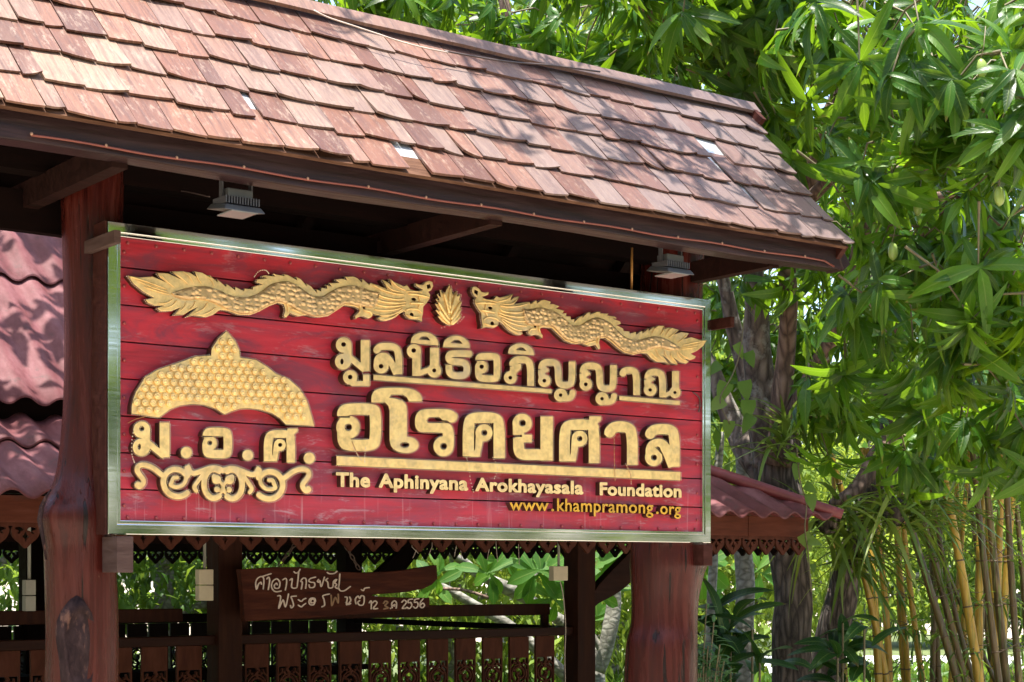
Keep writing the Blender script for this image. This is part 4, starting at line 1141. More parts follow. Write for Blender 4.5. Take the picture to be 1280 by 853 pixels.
valance((EX-58*UW, ET+.012), (1, 0), 58, M_LACE, 1.842)
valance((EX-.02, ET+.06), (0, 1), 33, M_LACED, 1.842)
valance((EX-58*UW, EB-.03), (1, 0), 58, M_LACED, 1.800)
MB().box((EXL, EB-.045, 1.79), (EX, EB-.032, 1.86)).build('lace_batten', M_LACED, pav)
bpy.data.meshes.remove(unit)

# posts and braces
PT, PB = 2.60, 5.50
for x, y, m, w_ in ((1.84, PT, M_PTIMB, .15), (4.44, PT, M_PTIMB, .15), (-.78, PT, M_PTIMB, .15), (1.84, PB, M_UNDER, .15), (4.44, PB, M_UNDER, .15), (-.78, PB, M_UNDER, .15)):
    MB().box((x-w_/2, y-w_/2, 0), (x+w_/2, y+w_/2, 2.45)).build('post', m, pav, .006)
for y in (PT, PB): MB().box((EXL, y-.05, 2.02), (4.9, y+.05, 2.16)).build('top_plate', M_UNDER, pav)
for x in (1.84, 4.44, -.78): MB().box((x-.05, ET+.1, 2.165), (x+.05, EB-.1, 2.28)).build('cross_beam', M_UNDER, pav)
def brace(x0, y0, dx, dy, m):
    b = MB(); V = []; n = 12; wd = .035
    for i in range(n+1):
        f = i/n; u = .08+.80*f; z = 1.40+.62*f**.8-.10*math.sin(f*3.14); h = .045+.06*math.sin(f*3.14)
        nx, ny = -dy, dx
        for sg, hh in ((-1, -h), (1, -h), (1, h), (-1, h)): V.append((x0+dx*u*.9+nx*sg*wd-0, y0+dy*u*.9+ny*sg*wd, z+hh))
    fs = [(i*4+k, i*4+(k+1) % 4, i*4+4+(k+1) % 4, i*4+4+k) for i in range(n) for k in range(4)]+[(0, 1, 2, 3), (n*4+3, n*4+2, n*4+1, n*4)]
    b.add(V, fs).build('curved_brace', m, pav, .004)
brace(4.44, PT, 1, 0, M_RAIL); brace(4.44, PB, 1, 0, M_UNDER)
# rails
MB().box((EXL, PT-.03, 1.195), (1.765, PT+.04, 1.25)).build('handrail', M_RAIL, pav, .006)
MB().box((1.915, PT-.03, 1.195), (4.365, PT+.04, 1.25)).build('handrail', M_RAIL, pav, .006)
b = MB(); b.box((EXL, PT+.16, 1.325), (1.66, PT+.20, 1.40)); b.build('backrest_rail', M_PTIMB, pav, .006)
b = MB(); b.box((1.93, PT+.16, 1.325), (4.32, PT+.20, 1.40)); b.box((4.26, PT+.165, 1.15), (4.315, PT+.195, 1.325)); b.box((2.02, PT+.165, 1.15), (2.08, PT+.195, 1.325)); b.build('backrest_rail', M_PTIMB, pav, .006)
MB().box((EXL, PB-.03, 1.235), (4.365, PB+.04, 1.30)).build('handrail', M_UNDER, pav)
MB().box((EXL, PB-.02, .80), (4.365, PB+.02, .86)).build('handrail', M_UNDER, pav)
MB().box((EXL, PT-.02, .50), (4.365, PT+.02, .55)).build('bottom_rail', M_RAIL, pav)
MB().box((4.42, PT+.1, 1.21), (4.46, PB-.1, 1.25)).build('handrail', M_UNDER, pav)
MB().box((EXL, PB-.42, .86), (4.36, PB-.06, .90)).build('bench_seat', M_UNDER, pav)
MB().box((EXL, 2.0, 0), (4.75, 6.1, .30)).build('floor_slab', plain('pale terrazzo floor', (.42, .40, .37), .4, 0, .1, 20), pav)
# flat balusters with cut scrolls
bw, bh = .152, .70
def spiral(cx, cy, r0, r1, a0, a1, n=22): return [(cx+(r0+(r1-r0)*i/n)*math.cos(R(a0+(a1-a0)*i/n)), cy+(r0+(r1-r0)*i/n)*math.sin(R(a0+(a1-a0)*i/n))) for i in range(n+1)]
def bal_ops(fl):
    c = bw/2; ops = [('r', 0, 0, bw, bh), ('-r', .010, .135, bw-.010, bh-.10)]
    X = lambda P: [((bw-x) if fl else x, y) for x, y in P]
    for cy in (.235, .375, .515):
        ops += [('s', spiral(c, cy, .058, .058, 0, 360, 28), .009), ('s', X(spiral(c+.004, cy+.004, .050, .010, 200, 640)), .011), ('s', X([(c-.05, cy-.03), (c-.02, cy-.01), (c+.01, cy+.02)]), .008)]
    for cy in (.165, .305, .445, .580):
        ops += [('s', X([(c, cy-.035), (c-.014, cy-.012), (c+.006, cy+.008), (c-.004, cy+.03)]), .016), ('s', X([(.008, cy+.02), (.03, cy+.002), (.035, cy-.02)]), .009), ('s', X([(bw-.008, cy+.02), (bw-.03, cy+.002), (bw-.035, cy-.02)]), .009), ('c', X([(c-.03, cy+.004)])[0][0], cy+.004, .009), ('c', X([(c+.032, cy+.004)])[0][0], cy+.004, .009)]
    return ops
bal = []
for fl in (1,):
    me = solid(contours(bal_ops(fl), .0017), .022, .001, lambda x, y, d: (x-bw/2, d, -y), 1.0)
    me.materials.append(M_LACE); bal.append(me)
xs_ = []
x = 2.045
while x < 4.33: xs_.append(x); x += .2105
x = 1.62
while x > -1.0: xs_.append(x); x -= .2105
for i, x in enumerate(xs_):
    o = bpy.data.objects.new('baluster', bal[0]); COL.objects.link(o); o.parent = pav; o.scale.x = -1 if i % 2 else 1
    o.location = Vector((x, PT-.005, 1.193))-pav.location
# dark balusters of the back railing
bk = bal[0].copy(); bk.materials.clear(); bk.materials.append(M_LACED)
x = -.6
while x < 4.3:
    o = bpy.data.objects.new('baluster', bk); COL.objects.link(o); o.parent = pav
    o.location = Vector((x, PB-.005, 1.232))-pav.location; x += .170
# electrical boxes with their conduits
M_BOX = plain('cream plastic box', (.55, .47, .33), .45, 0, .1); M_BOXD = plain('grey plastic box', (.26, .25, .21), .5, 0, .1)
def sbox(px0, px1, y0, y1, t, z1, m, two):
    a, c = on_t(px0, y0, t), on_t(px1, y1, t); b = MB()
    if two:
        mid = (a.z+c.z)/2; b.box((a.x, t, c.z), (c.x, t+.05, mid-.002)); b.box((a.x, t, mid+.002), (c.x, t+.05, a.z))
    else: b.box((a.x, t, c.z), (c.x, t+.05, a.z))
    o = b.build('socket_box', m, pav, .004)
    xm = a.x+(c.x-a.x)*.55
    b = MB(); b.tube([(xm, t+.03, a.z), (xm, t+.03, z1)], .009, 6); b.build('conduit', M_BOXD, o)
sbox(249, 267, 712, 751, PT-.12, 2.3, M_BOX, True); sbox(32, 45, 725, 764, PT-.12, 2.3, M_BOXD, True); sbox(692, 710, 708, 726, PT-.12, 2.3, M_BOX, False)
b = MB(); P = [on_t(x, y, PT-.10) for x, y in smooth_path([(700, 727), (704, 745), (707, 785), (706, 820), (707, 870)], 5)]
b.tube(P, .004, 5); b.build('loose_cable', M_WHITEWIRE, pav)
b = MB()
for px, y0, y1, dx in ((612, 684, 700, -3), (620, 682, 702, 2), (648, 680, 706, 1), (571, 680, 696, -3), (575, 680, 699, 2), (522, 684, 698, -6), (515, 684, 692, 8), (540, 684, 694, -4)):
    b.tube([on_t(px, y0-8, 2.2), on_t(px, y0, 2.2), on_t(px+dx, y1, 2.2)], .002, 4)
b.build('hanging_straws', M_WHITEWIRE, pav)

# ================================================================== hanging wooden name board
hs = empty('hanging_wooden_sign', on_t(420, 742, 2.36), 'dark rough plank with painted white Thai writing hanging on two chains', 'wooden sign')
M_PLANK = wood('dark red carved plank', (.024, .006, .0035), (.058, .014, .0075), (.10, .030, .016), (4, 30, 34), .5, .5)
M_WHITEP = plain('cream paint', (.62, .50, .42), .6, 0, .1, 30, 0)
M_TAN = plain('peeled lettering', (.26, .15, .08), .7, 0, .2, 40, 0)
HT = 2.345
hb = [(300, 712), (318, 711), (345, 709), (375, 709), (400, 712), (425, 715), (450, 716), (480, 715), (505, 713), (530, 709), (546, 706.5), (547, 724), (540, 731), (530, 736), (510, 740), (490, 742), (470, 743), (462, 744.5), (475, 746), (500, 747), (537, 747.5), (537, 759), (500, 763), (460, 767), (420, 770), (380, 773), (340, 775), (306, 777), (304, 745), (302, 725)]
hm = lambda x, y, d: (on_t(x, y, HT).x, HT+d, on_t(x, y, HT).z)
me = solid(contours([('p', hb)], .35), .05, .5, hm, .006); link_mesh('plank', me, M_PLANK, hs)
H_ = crop(290, 690, 4.741)
W1 = [[(146, 222), (141, 185), (152, 158), (178, 146), (190, 165), (186, 220)], [(150, 218), (158, 192), (172, 180), (176, 192)], [(176, 148), (205, 138), (232, 130)], [(208, 160), (218, 150), (224, 170), (216, 224)],
      [(292, 232), (258, 236), (236, 212), (240, 178), (266, 160), (284, 180), (280, 212), (258, 216), (251, 200), (264, 186), (270, 196)], [(302, 166), (320, 158), (325, 180), (317, 226)],
      [(344, 168), (358, 160), (354, 200), (360, 214), (384, 212), (390, 180), (396, 122)], [(368, 118), (380, 126), (394, 120), (404, 104)], [(412, 220), (418, 182), (408, 174), (425, 155), (441, 166), (437, 216)],
      [(496, 150), (466, 158), (456, 172), (468, 180), (490, 184), (488, 208), (464, 212), (458, 196)], [(514, 164), (507, 175), (517, 181), (522, 172), (530, 206), (549, 150)], [(568, 158), (556, 168), (568, 180), (574, 212), (598, 210), (602, 178), (616, 164)],
      [(566, 122), (580, 130), (606, 128), (622, 116)], [(612, 176), (622, 164), (610, 184), (622, 194), (612, 208), (632, 212), (640, 132)], [(632, 210), (642, 230), (668, 230), (702, 206)],
      [(272, 262), (290, 266), (278, 335), (304, 285), (318, 326), (336, 250)], [(382, 262), (352, 266), (358, 285), (366, 318), (352, 332), (348, 318)], [(394, 284), (412, 294), (424, 282), (438, 276)], [(394, 316), (412, 326), (426, 314), (438, 306)],
      [(484, 300), (470, 302), (470, 285), (486, 282), (492, 298), (482, 314), (464, 312), (457, 294), (468, 276), (490, 276), (496, 292)], [(578, 250), (540, 260), (546, 282), (550, 315), (534, 326)],
      [(672, 268), (684, 272), (680, 314), (704, 290), (698, 268)], [(676, 300), (692, 312), (704, 306)], [(736, 308), (732, 280), (748, 262), (758, 276), (768, 260), (784, 268), (780, 310), (758, 316), (746, 300), (758, 290)], [(768, 224), (780, 230), (788, 216), (814, 212)],
      [(814, 302), (826, 292), (826, 338)], [(834, 302), (848, 291), (860, 304), (838, 336), (864, 336)], [(940, 334), (941, 336)], [(950, 332), (948, 305), (964, 290), (976, 304), (974, 334)], [(956, 318), (966, 312), (962, 322)],
      [(1008, 298), (1022, 286), (1034, 300), (1010, 334), (1038, 332)], [(1070, 280), (1048, 284), (1045, 302), (1060, 300), (1067, 318), (1052, 336), (1038, 328)], [(1108, 278), (1086, 282), (1082, 300), (1098, 298), (1104, 316), (1090, 334), (1076, 326)], [(1134, 278), (1118, 298), (1116, 322), (1130, 332), (1142, 316), (1132, 304), (1120, 314)]]
HT2 = HT-.005
hm2 = lambda x, y, d: (on_t(x, y, HT2).x, HT2+d, on_t(x, y, HT2).z)
def scripts(P, wd): return H_([('k', [tuple(p) for p in smooth_path(q, 4)], wd) for q in P])
for wr in (W1[:14], W1[14:]):
    me = solid(contours(scripts(wr, 7.2), .16), .008, .08, hm2, .006); link_mesh('painted_line', me, M_WHITEP, hs)
me = solid(contours(scripts([[(588, 258), (593, 318), (612, 270), (630, 302), (630, 252)], [(900, 305), (910, 292), (924, 300), (908, 318), (926, 332), (902, 338)]], 9), .16), .007, .08, hm2, .006); link_mesh('peeled_writing', me, M_TAN, hs)
def chain(p, q, name='chain'):
    b = MB(); p, q = Vector(p), Vector(q); d = (q-p); n = int(d.length/.034); d.normalize(); a = d.orthogonal().normalized(); c_ = d.cross(a)
    for i in range(n):
        c0 = p+d*(i+.5)*.034; u = a if i % 2 else c_
        b.tube([c0+d*(.022*math.cos(t_))+u*(.010*math.sin(t_)) for t_ in [k*math.pi/5 for k in range(11)]], .0035, 5, False)
    return b.build(name, plain('rusty chain', (.10, .065, .05), .6, .5, .3), hs)
chain(on_t(349, 707, HT+.02), on_t(378, 668, HT+.02)); chain(on_t(449, 712, HT+.02), on_t(424, 668, HT+.02))
# ================================================================== plants
def leaf_template(nl, prof, fold=.25, droop=.3, wav=0.0):
    """grid (nl+1)x3: x across (-.5..5)*width, y along 0..1, z up. returns verts, quads"""
    V = []; Q = []
    for i in range(nl+1):
        f = i/nl; w_ = prof(f)
        z = -droop*f*f; y = f*(1-.25*droop*f)
        wz = wav*math.sin(f*9.0)
        V += [(-.5*w_, y, z+fold*.5*w_+wz*w_), (0, y, z), (.5*w_, y, z+fold*.5*w_-wz*w_)]
    for i in range(nl):
        a = i*3; Q += [(a, a+1, a+4, a+3), (a+1, a+2, a+5, a+4)]
    return np.array(V), np.array(Q, np.int32)
def lance(f): return max(.03, (math.sin(math.pi*f**.8))**.75)
def oval(f): return max(.04, (math.sin(math.pi*min(1, f**1.15)))**.65)
def obov(f): return max(.06, (math.sin(math.pi*min(1, f**1.6)))**.7)
def strap(f): return max(.05, min(1, f*6+.5)*(1-f**3.0))
def heart(f): return max(.03, 1.0*(1-f)**.7*min(1, .75+f*2))
T_MANGO = [leaf_template(6, lance, .30, d, w_) for d, w_ in ((.25, .05), (.5, .10), (.85, .06), (.35, .14))]
T_FAR = [leaf_template(2, lambda f: (.25, 1, .1)[round(f*2)], .3, d) for d in (.1, .5)]
T_OBOV = [leaf_template(5, obov, .22, d) for d in (.1, .35)]
T_STRAP = [leaf_template(8, strap, .5, d) for d in (.35, .8, 1.2)]
T_BROAD = [leaf_template(9, lambda f: max(.04, math.sin(math.pi*min(1, f**.9*.97+.03))**.6), .28, d, .04) for d in (.4, .8)]
T_HEART = [leaf_template(4, heart, .15, d) for d in (.2, .5)]
class Leaves:
    def __init__(s): s.V = []; s.Q = []; s.n = 0; s.U = []; s.W = []
    def add(s, base, d, up, length, width, tmpl):
        """base point, direction, approximate leaf normal"""
        V, Q = tmpl
        d = np.asarray(d, float); d /= np.linalg.norm(d)+1e-9
        x = np.cross(d, up); nx = np.linalg.norm(x)
        if nx < 1e-4: x = np.cross(d, (1, 0, 0)); nx = np.linalg.norm(x)
        x /= nx; z = np.cross(x, d)
        s.V.append(np.asarray(base)+V[:, :1]*width*x+V[:, 1:2]*length*d+V[:, 2:3]*(length*z) if False else np.asarray(base)+np.outer(V[:, 0]*width, x)+np.outer(V[:, 1]*length, d)+np.outer((V[:, 2])*1.0, z)*np.where(True, 1, 1)*np.array([length])[0])
        s.Q.append(Q+s.n); s.n += len(V)
        s.U.append(np.tile((1., 0., 1.), len(V)//3)); s.W.append(np.repeat(np.linspace(0, 1, len(V)//3), 3))
    def build(s, name, m, parent=None):
        o = mesh_np(name, np.concatenate(s.V), np.concatenate(s.Q), m, parent, True)
        for k, A in (('across', s.U), ('along', s.W)):
            at_ = o.data.attributes.new(k, 'FLOAT', 'POINT'); A = np.concatenate(A).astype(np.float32)
            if len(at_.data) == len(A): at_.data.foreach_set('value', A)
        return o
# fold term is relative to width; rescale inside the template: z of sides is fold*.5*w (unit width), so bring it to the leaf's aspect
def rescale(T, aspect): 
    out = []
    for V, Q in T:
        W = V.copy(); n3 = len(V)//3
        for i in range(n3):
            zc = V[i*3+1, 2]
            for k in (0, 2): W[i*3+k, 2] = zc+(V[i*3+k, 2]-zc)*aspect
        out.append((W, Q))
    return out
T_MANGO = rescale(T_MANGO, .22); T_FAR = rescale(T_FAR, .35); T_OBOV = rescale(T_OBOV, .38); T_STRAP = rescale(T_STRAP, .07); T_BROAD = rescale(T_BROAD, .25); T_HEART = rescale(T_HEART, .8)
def rdir():
    v = rng.normal(size=3); return v/np.linalg.norm(v)

MANGO = leaf_mat('mango leaf', [(.0, (.007, .036, .004)), (.35, (.020, .085, .007)), (.65, (.055, .155, .011)), (.86, (.13, .25, .018)), (.95, (.21, .29, .02)), (.968, (.44, .24, .015)), (1.0, (.30, .11, .015))], (.34, .56, .012), .46, .34, True)
BACKL = leaf_mat('background leaf', [(0, (.025, .065, .010)), (.4, (.055, .135, .018)), (.75, (.10, .19, .024)), (1, (.17, .24, .03))], (.34, .46, .04), .46, .5)
BACKY = leaf_mat('pale background leaf', [(0, (.09, .15, .02)), (.4, (.17, .27, .03)), (.75, (.26, .35, .045)), (1, (.34, .38, .06))], (.46, .54, .05), .52, .6)
PLUM = leaf_mat('frangipani leaf', [(0, (.025, .10, .008)), (.5, (.05, .15, .012)), (1, (.10, .21, .02))], (.24, .48, .02), .45, .6, True)
STRAPM = leaf_mat('strap leaf', [(0, (.05, .10, .012)), (.45, (.10, .17, .02)), (.8, (.18, .23, .03)), (1, (.28, .22, .05))], (.28, .36, .05), .3, .38)
BROADM = leaf_mat('dark broad leaf', [(0, (.010, .040, .010)), (.5, (.022, .075, .014)), (1, (.05, .12, .02))], (.10, .22, .03), .22, .4, True)
VINEM = leaf_mat('vine leaf', [(0, (.05, .13, .02)), (.6, (.10, .20, .03)), (1, (.20, .28, .05))], (.34, .46, .06), .45, .4)
BAMBL = leaf_mat('bamboo leaf', [(0, (.04, .10, .015)), (.5, (.09, .17, .02)), (1, (.17, .22, .03))], (.32, .42, .04), .45, .45)
SHRUBM = leaf_mat('blue green shrub leaf', [(0, (.02, .07, .025)), (.6, (.05, .14, .05)), (1, (.10, .19, .05))], (.2, .36, .08), .3, .4)
M_BARK = bark('rough grey brown bark', (.022, .016, .013), (.070, .053, .044), (.15, .12, .10), lichen=None)
M_BARKL = bark('lichen patched bark', (.035, .025, .020), (.10, .075, .058), (.20, .16, .13), (16, 16, 5), .7, lichen=(.26, .26, .23))
M_LIMB = bark('brown limb bark', (.045, .026, .018), (.13, .080, .055), (.23, .155, .115), (20, 20, 4), .7)
M_GREYB = bark('smooth grey bark', (.10, .095, .075), (.18, .17, .14), (.28, .27, .23), (12, 12, 20), .3)
M_MANGO = plain('unripe mango skin', (.24, .33, .07), .35, 0, .15, 14, .05)
M_TWIG = plain('green brown twig', (.12, .10, .045), .6, 0, .3)

def px_path(P, dep):
    """photo polyline with width in px -> 3-D path and radii at the given depth(s)"""
    out = []; rad = []
    for i, q in enumerate(P):
        d = dep if not hasattr(dep, '__len__') else dep[0]+(dep[1]-dep[0])*i/(len(P)-1)
        out.append(at(q[0], q[1], d)); rad.append(q[2]*d/F/2)
    A_ = smooth_path([(p.x, p.y, p.z, r) for p, r in zip(out, rad)], 6)
    return [Vector(a[:3]) for a in A_], [a[3] for a in A_]
def limb(name, P, dep, m, parent, n=12, wob=.035):
    pts, rad = px_path(P, dep); b = MB()
    # keep the twist even: wobble by smooth noise
    pts = [p+Vector((math.sin(i*.9)*r*.12, math.cos(i*.7)*r*.12, 0)) for i, (p, r) in enumerate(zip(pts, rad))]
    b.tube(pts, rad, n, True, wob)
    return b.build(name, m, parent), pts

# ---- screen keep-outs (things in front of which the real crown does not hang)
KEEP = [[(-50, -80), (395, -20), (962, 128), (1066, 306), (1062, 345), (872, 332), (892, 372), (893, 682), (870, 690), (870, 860), (-50, 860)]]
def inside(px, py, P):
    c = False; n = len(P)
    for i in range(n):
        a, b_ = P[i], P[(i+1) % n]
        if (a[1] > py) != (b_[1] > py) and px < (b_[0]-a[0])*(py-a[1])/(b_[1]-a[1])+a[0]: c = not c
    return c
def blocks(p, dmax, mar=0):
    x, y, d = proj(p)
    return d < dmax and inside(x, y, KEEP[0])

# ================================================================== the fruiting mango tree
base = at(990, 853, 12.6); base.z = 0
mango = empty('mango_tree', base, 'large fruiting mango tree with hanging leaves and thick rough trunk right of the shelter', 'tree')
g = at(990, 905, 12.6); zero = lambda P, d: P
tr, tp = limb('trunk', [(991, 1000, 60), (990, 880, 51), (990, 790, 49), (988, 700, 47), (980, 630, 50), (968, 570, 58)], 12.6, M_BARK, mango, 22, .05)
L1, q1 = limb('limb', [(966, 585, 48), (952, 500, 40), (946, 420, 34), (942, 335, 26), (936, 240, 24), (944, 120, 20), (950, -30, 14)], (12.6, 12.0), M_BARKL, mango)
L2, q2 = limb('limb', [(972, 580, 40), (979, 480, 26), (986, 400, 22), (985, 330, 23), (1005, 255, 25), (1030, 165, 27), (1066, 95, 22), (1098, 40, 16), (1130, -30, 10)], (12.5, 11.2), M_LIMB, mango)
L3, q3 = limb('limb', [(962, 575, 44), (938, 480, 28), (915, 400, 20), (900, 330, 15), (880, 220, 12)], (12.7, 12.4), M_BARKL, mango)
L4, q4 = limb('limb', [(962, 600, 40), (932, 560, 34), (905, 500, 24), (880, 440, 18)], (12.9, 13.2), M_BARKL, mango)
L5, q5 = limb('limb', [(975, 560, 30), (1010, 480, 22), (1050, 400, 24), (1085, 290, 26), (1130, 230, 22), (1200, 180, 14)], (12.5, 10.8), M_LIMB, mango)
L6, q6 = limb('limb', [(890, 190, 14), (868, 130, 18), (852, 95, 19), (838, 50, 19), (824, -30, 18)], 12.4, M_LIMB, mango)
L7, q7 = limb('limb', [(700, 160, 8), (660, 90, 11), (640, 45, 13), (622, -30, 14)], 13.5, M_LIMB, mango)
L8, q8 = limb('limb', [(1005, 255, 18), (1060, 210, 15), (1115, 235, 13), (1180, 245, 12), (1240, 200, 10), (1300, 150, 8)], (11.8, 9.4), M_LIMB, mango)
limbq = q1+q2+q3+q5+q6+q7+q8
lean = empty('leaning_tree', (lambda p: (p.x, p.y, 0))(at(1040, 853, 13.0)), 'leaning brown tree trunk forking upward, right of the thick mango trunk', 'tree')
limb('trunk', [(1012, 1000, 48), (1026, 880, 45), (1044, 780, 41), (1060, 710, 37), (1080, 650, 35), (1108, 585, 34), (1116, 520, 28), (1112, 440, 22)], (13.0, 12.2), M_BARK, lean, 18, .06)
lq, pq = limb('limb', [(1112, 450, 20), (1125, 380, 18), (1150, 300, 15), (1200, 240, 12)], (12.2, 11.5), M_LIMB, lean)
limb('limb', [(1040, 630, 12), (1072, 610, 20), (1098, 570, 26), (1112, 545, 24)], (12.0, 12.3), M_LIMB, lean)
lb_, _ = limb('stub', [(1036, 740, 10), (1042, 741, 11), (1046, 743, 8)], 12.7, M_LIMB, lean)

def mango_cluster(Lv, c, out, n, ln, keep=9.8):
    """a whorl of hanging leaves at twig end c"""
    ax = np.array(out, float); ax /= np.linalg.norm(ax)+1e-9
    ax = ax*.8+np.array((-.15, -.2, .45))+rdir()*.35; ax /= np.linalg.norm(ax)
    u = np.cross(ax, (.3, .9, .2)); u /= np.linalg.norm(u)+1e-9; v_ = np.cross(ax, u); a0 = rng.random()*6.28
    size = rng.uniform(.75, 1.15)
    for k in range(n):
        a_ = a0+k*2.4+rng.normal()*.25; lift = rng.uniform(-.15, .55)
        d = u*math.cos(a_)+v_*math.sin(a_)+ax*lift+np.array((0, 0, -.62))
        l = ln*size*rng.uniform(.55, 1.12); b0 = np.array(c)+ax*(.012*k/2-.03)+rng.normal(size=3)*.008
        tip = b0+d/np.linalg.norm(d)*l
        if blocks(tip, keep) or blocks(b0, keep): continue
        Lv.add(b0, d, ax+rdir()*.3, l, l*rng.uniform(.175, .24), T_MANGO[rng.integers(4)])
crown = Leaves(); tw = MB()
def crown_blob(px, py, dep, r, n, ln=.31, flat=1.0, keep=9.8, twigs=True, nl=(8, 13)):
    c = np.array(at(px, py, dep))
    for i in range(n):
        v = rdir()*r*rng.random()**.45; v[2] *= flat
        p = c+v
        if blocks(p, keep): continue
        mango_cluster(crown, p, v, int(rng.integers(nl[0]+1, nl[1]+3)), ln, keep)
        if twigs and rng.random() < .8:
            q = min(limbq, key=lambda w_: (w_-Vector(p)).length+random.random()*.6) if rng.random() < .0 else Vector(p)+Vector((rng.normal()*.15, rng.normal()*.15, rng.uniform(.0, .35)))-Vector(v)*.35
            tw.tube([Vector(p), (Vector(p)+q)/2+Vector((0, 0, .06)), q], [.004, .006, .008], 5, False)
# near sprays on the right
for a in ((1180, 90, 8.4, .42, 20), (1090, 60, 9.0, .40, 14), (1240, 170, 8.2, .36, 14), (1030, 70, 10.0, .42, 14), (1120, 190, 9.0, .40, 13), (1060, 265, 9.4, .33, 11), (1150, 330, 9.0, .42, 14), (1235, 330, 8.4, .40, 14),
          (1090, 400, 9.8, .42, 14), (1215, 430, 8.8, .38, 12), (1120, 480, 10.2, .36, 9), (1040, 500, 10.6, .36, 10), (1000, 170, 10.8, .36, 9), (960, 60, 11.0, .46, 13), (950, 10, 11.2, .75, 34), (905, -60, 10.8, .6, 16), (1000, -30, 10.9, .7, 20), (895, -35, 10.4, .6, 26), (945, -25, 10.6, .6, 24), (960, 330, 11.8, .34, 6), (1290, 40, 8.6, .4, 12), (1290, 430, 8.8, .4, 10), (1228, 530, 9.6, .32, 10), (1160, 560, 10.4, .3, 8), (1278, 555, 9.4, .3, 9)):
    crown_blob(*a)
# deeper leaves: the shaded inside of the crown
for a in ((1100, 100, 11.5, .9, 46), (1220, 260, 11.4, .9, 46), (1080, 320, 12.8, .8, 34), (1180, 420, 12.4, .7, 34), (1270, 90, 11, .8, 34), (920, 10, 12.8, .8, 28), (1280, 450, 11.6, .6, 22), (930, 420, 13.8, .55, 16), (990, 470, 13.6, .45, 14), (1140, 0, 10.8, .8, 30), (1000, 250, 13.4, .7, 26), (960, 130, 13.4, .7, 24), (1250, 360, 13, 1.0, 44), (1130, 220, 13.2, 1.0, 48), (1040, 430, 13.8, .6, 22), (1130, 500, 13.0, .5, 18), (1230, 520, 12.6, .45, 16), (1200, 100, 13.4, 1.0, 40), (890, 320, 14.2, .6, 14), (900, 480, 14.2, .4, 8)):
    crown_blob(*a, .27)
# behind and above the shingle roof
for a in ((470, -25, 11.6, .55, 16), (560, 25, 12.0, .6, 22), (660, 45, 12.2, .6, 22), (760, 60, 12.2, .62, 24), (850, 80, 12.6, .55, 18), (520, 0, 13.6, .8, 16, .25), (640, 20, 14, .8, 20, .25), (760, 40, 14, .8, 18, .25), (700, -40, 11.2, .5, 12), (860, 10, 11.4, .5, 14), (600, 60, 14.6, 1.0, 34, .27), (780, 90, 14.6, .9, 30, .27), (450, 10, 14.6, .9, 24, .27)):
    crown_blob(*a)
# boughs over the roof, above the picture, that throw the dappled shade
for s, t_, z, r, n in ((2.9, -.45, 5.9, .75, 26), (2.2, -.15, 6.2, .75, 20), (3.1, -.9, 6.0, .5, 14), (1.55, -.35, 6.6, .6, 11), (2.6, .35, 5.9, .6, 14), (3.4, .1, 5.6, .65, 16), (1.9, -.8, 6.4, .5, 8), (.7, -.2, 6.9, .5, 2)):
    c = np.array((s, t_, z))
    for i in range(n):
        v = rdir()*r*rng.random()**.4; p = c+v
        x, y, d = proj(p)
        if y > -95: continue
        mango_cluster(crown, p, v, 9, .23, 0)
crown.build('crown', MANGO, mango)
tw.build('twigs', M_TWIG, mango)
b = MB(); P = [at(958, 170, 12.2), at(900, 60, 11.7), Vector((4.6, 2.2, 5.35)), Vector((3.9, 1.2, 5.7)), Vector((3.0, .0, 6.0)), Vector((2.1, -.2, 6.4)), Vector((1.2, -.2, 6.9))]
b.tube(smooth_path(P, 4), list(np.linspace(.085, .02, 25)), 8); b.build('limb', M_LIMB, mango)
# mangoes on their stalks
for px, py, dep, sz, top in ((1226, 85, 8.0, 1.0, -38), (1227, 133, 8.1, 1.05, -40), (1102, 256, 8.8, 1.0, -30), (1146, 260, 8.9, .9, -26), (1248, 245, 8.1, 1.05, -45), (1115, 314, 8.8, 1.05, -34)):
    c = at(px, py, dep); b = MB(); vs = []; n, m = 12, 9
    for i in range(m+1):
        ph = math.pi*i/m
        for j in range(n):
            th = 2*math.pi*j/n; rr = .028*sz*math.sin(ph)*(1+.12*math.cos(th)*math.sin(ph))
            vs.append((c.x+rr*math.cos(th)+.006*math.sin(ph*1.0), c.y+rr*math.sin(th)*.85, c.z+.043*sz*math.cos(ph)-.006*(1-math.cos(ph))*math.cos(th)*.4))
    b.add(vs, [(i*n+j, (i+1)*n+j, (i+1)*n+(j+1) % n, i*n+(j+1) % n) for i in range(m) for j in range(n)], True)
    f_ = b.build('mango', M_MANGO, mango)
    t0 = c+Vector((0, 0, .042*sz)); t1 = at(px+6, py+top-14, dep)
    b = MB(); b.tube([t0, t0*.6+t1*.4+Vector((.008, 0, 0)), t1], [.003, .0025, .003], 5); b.build('stalk', M_TWIG, f_)

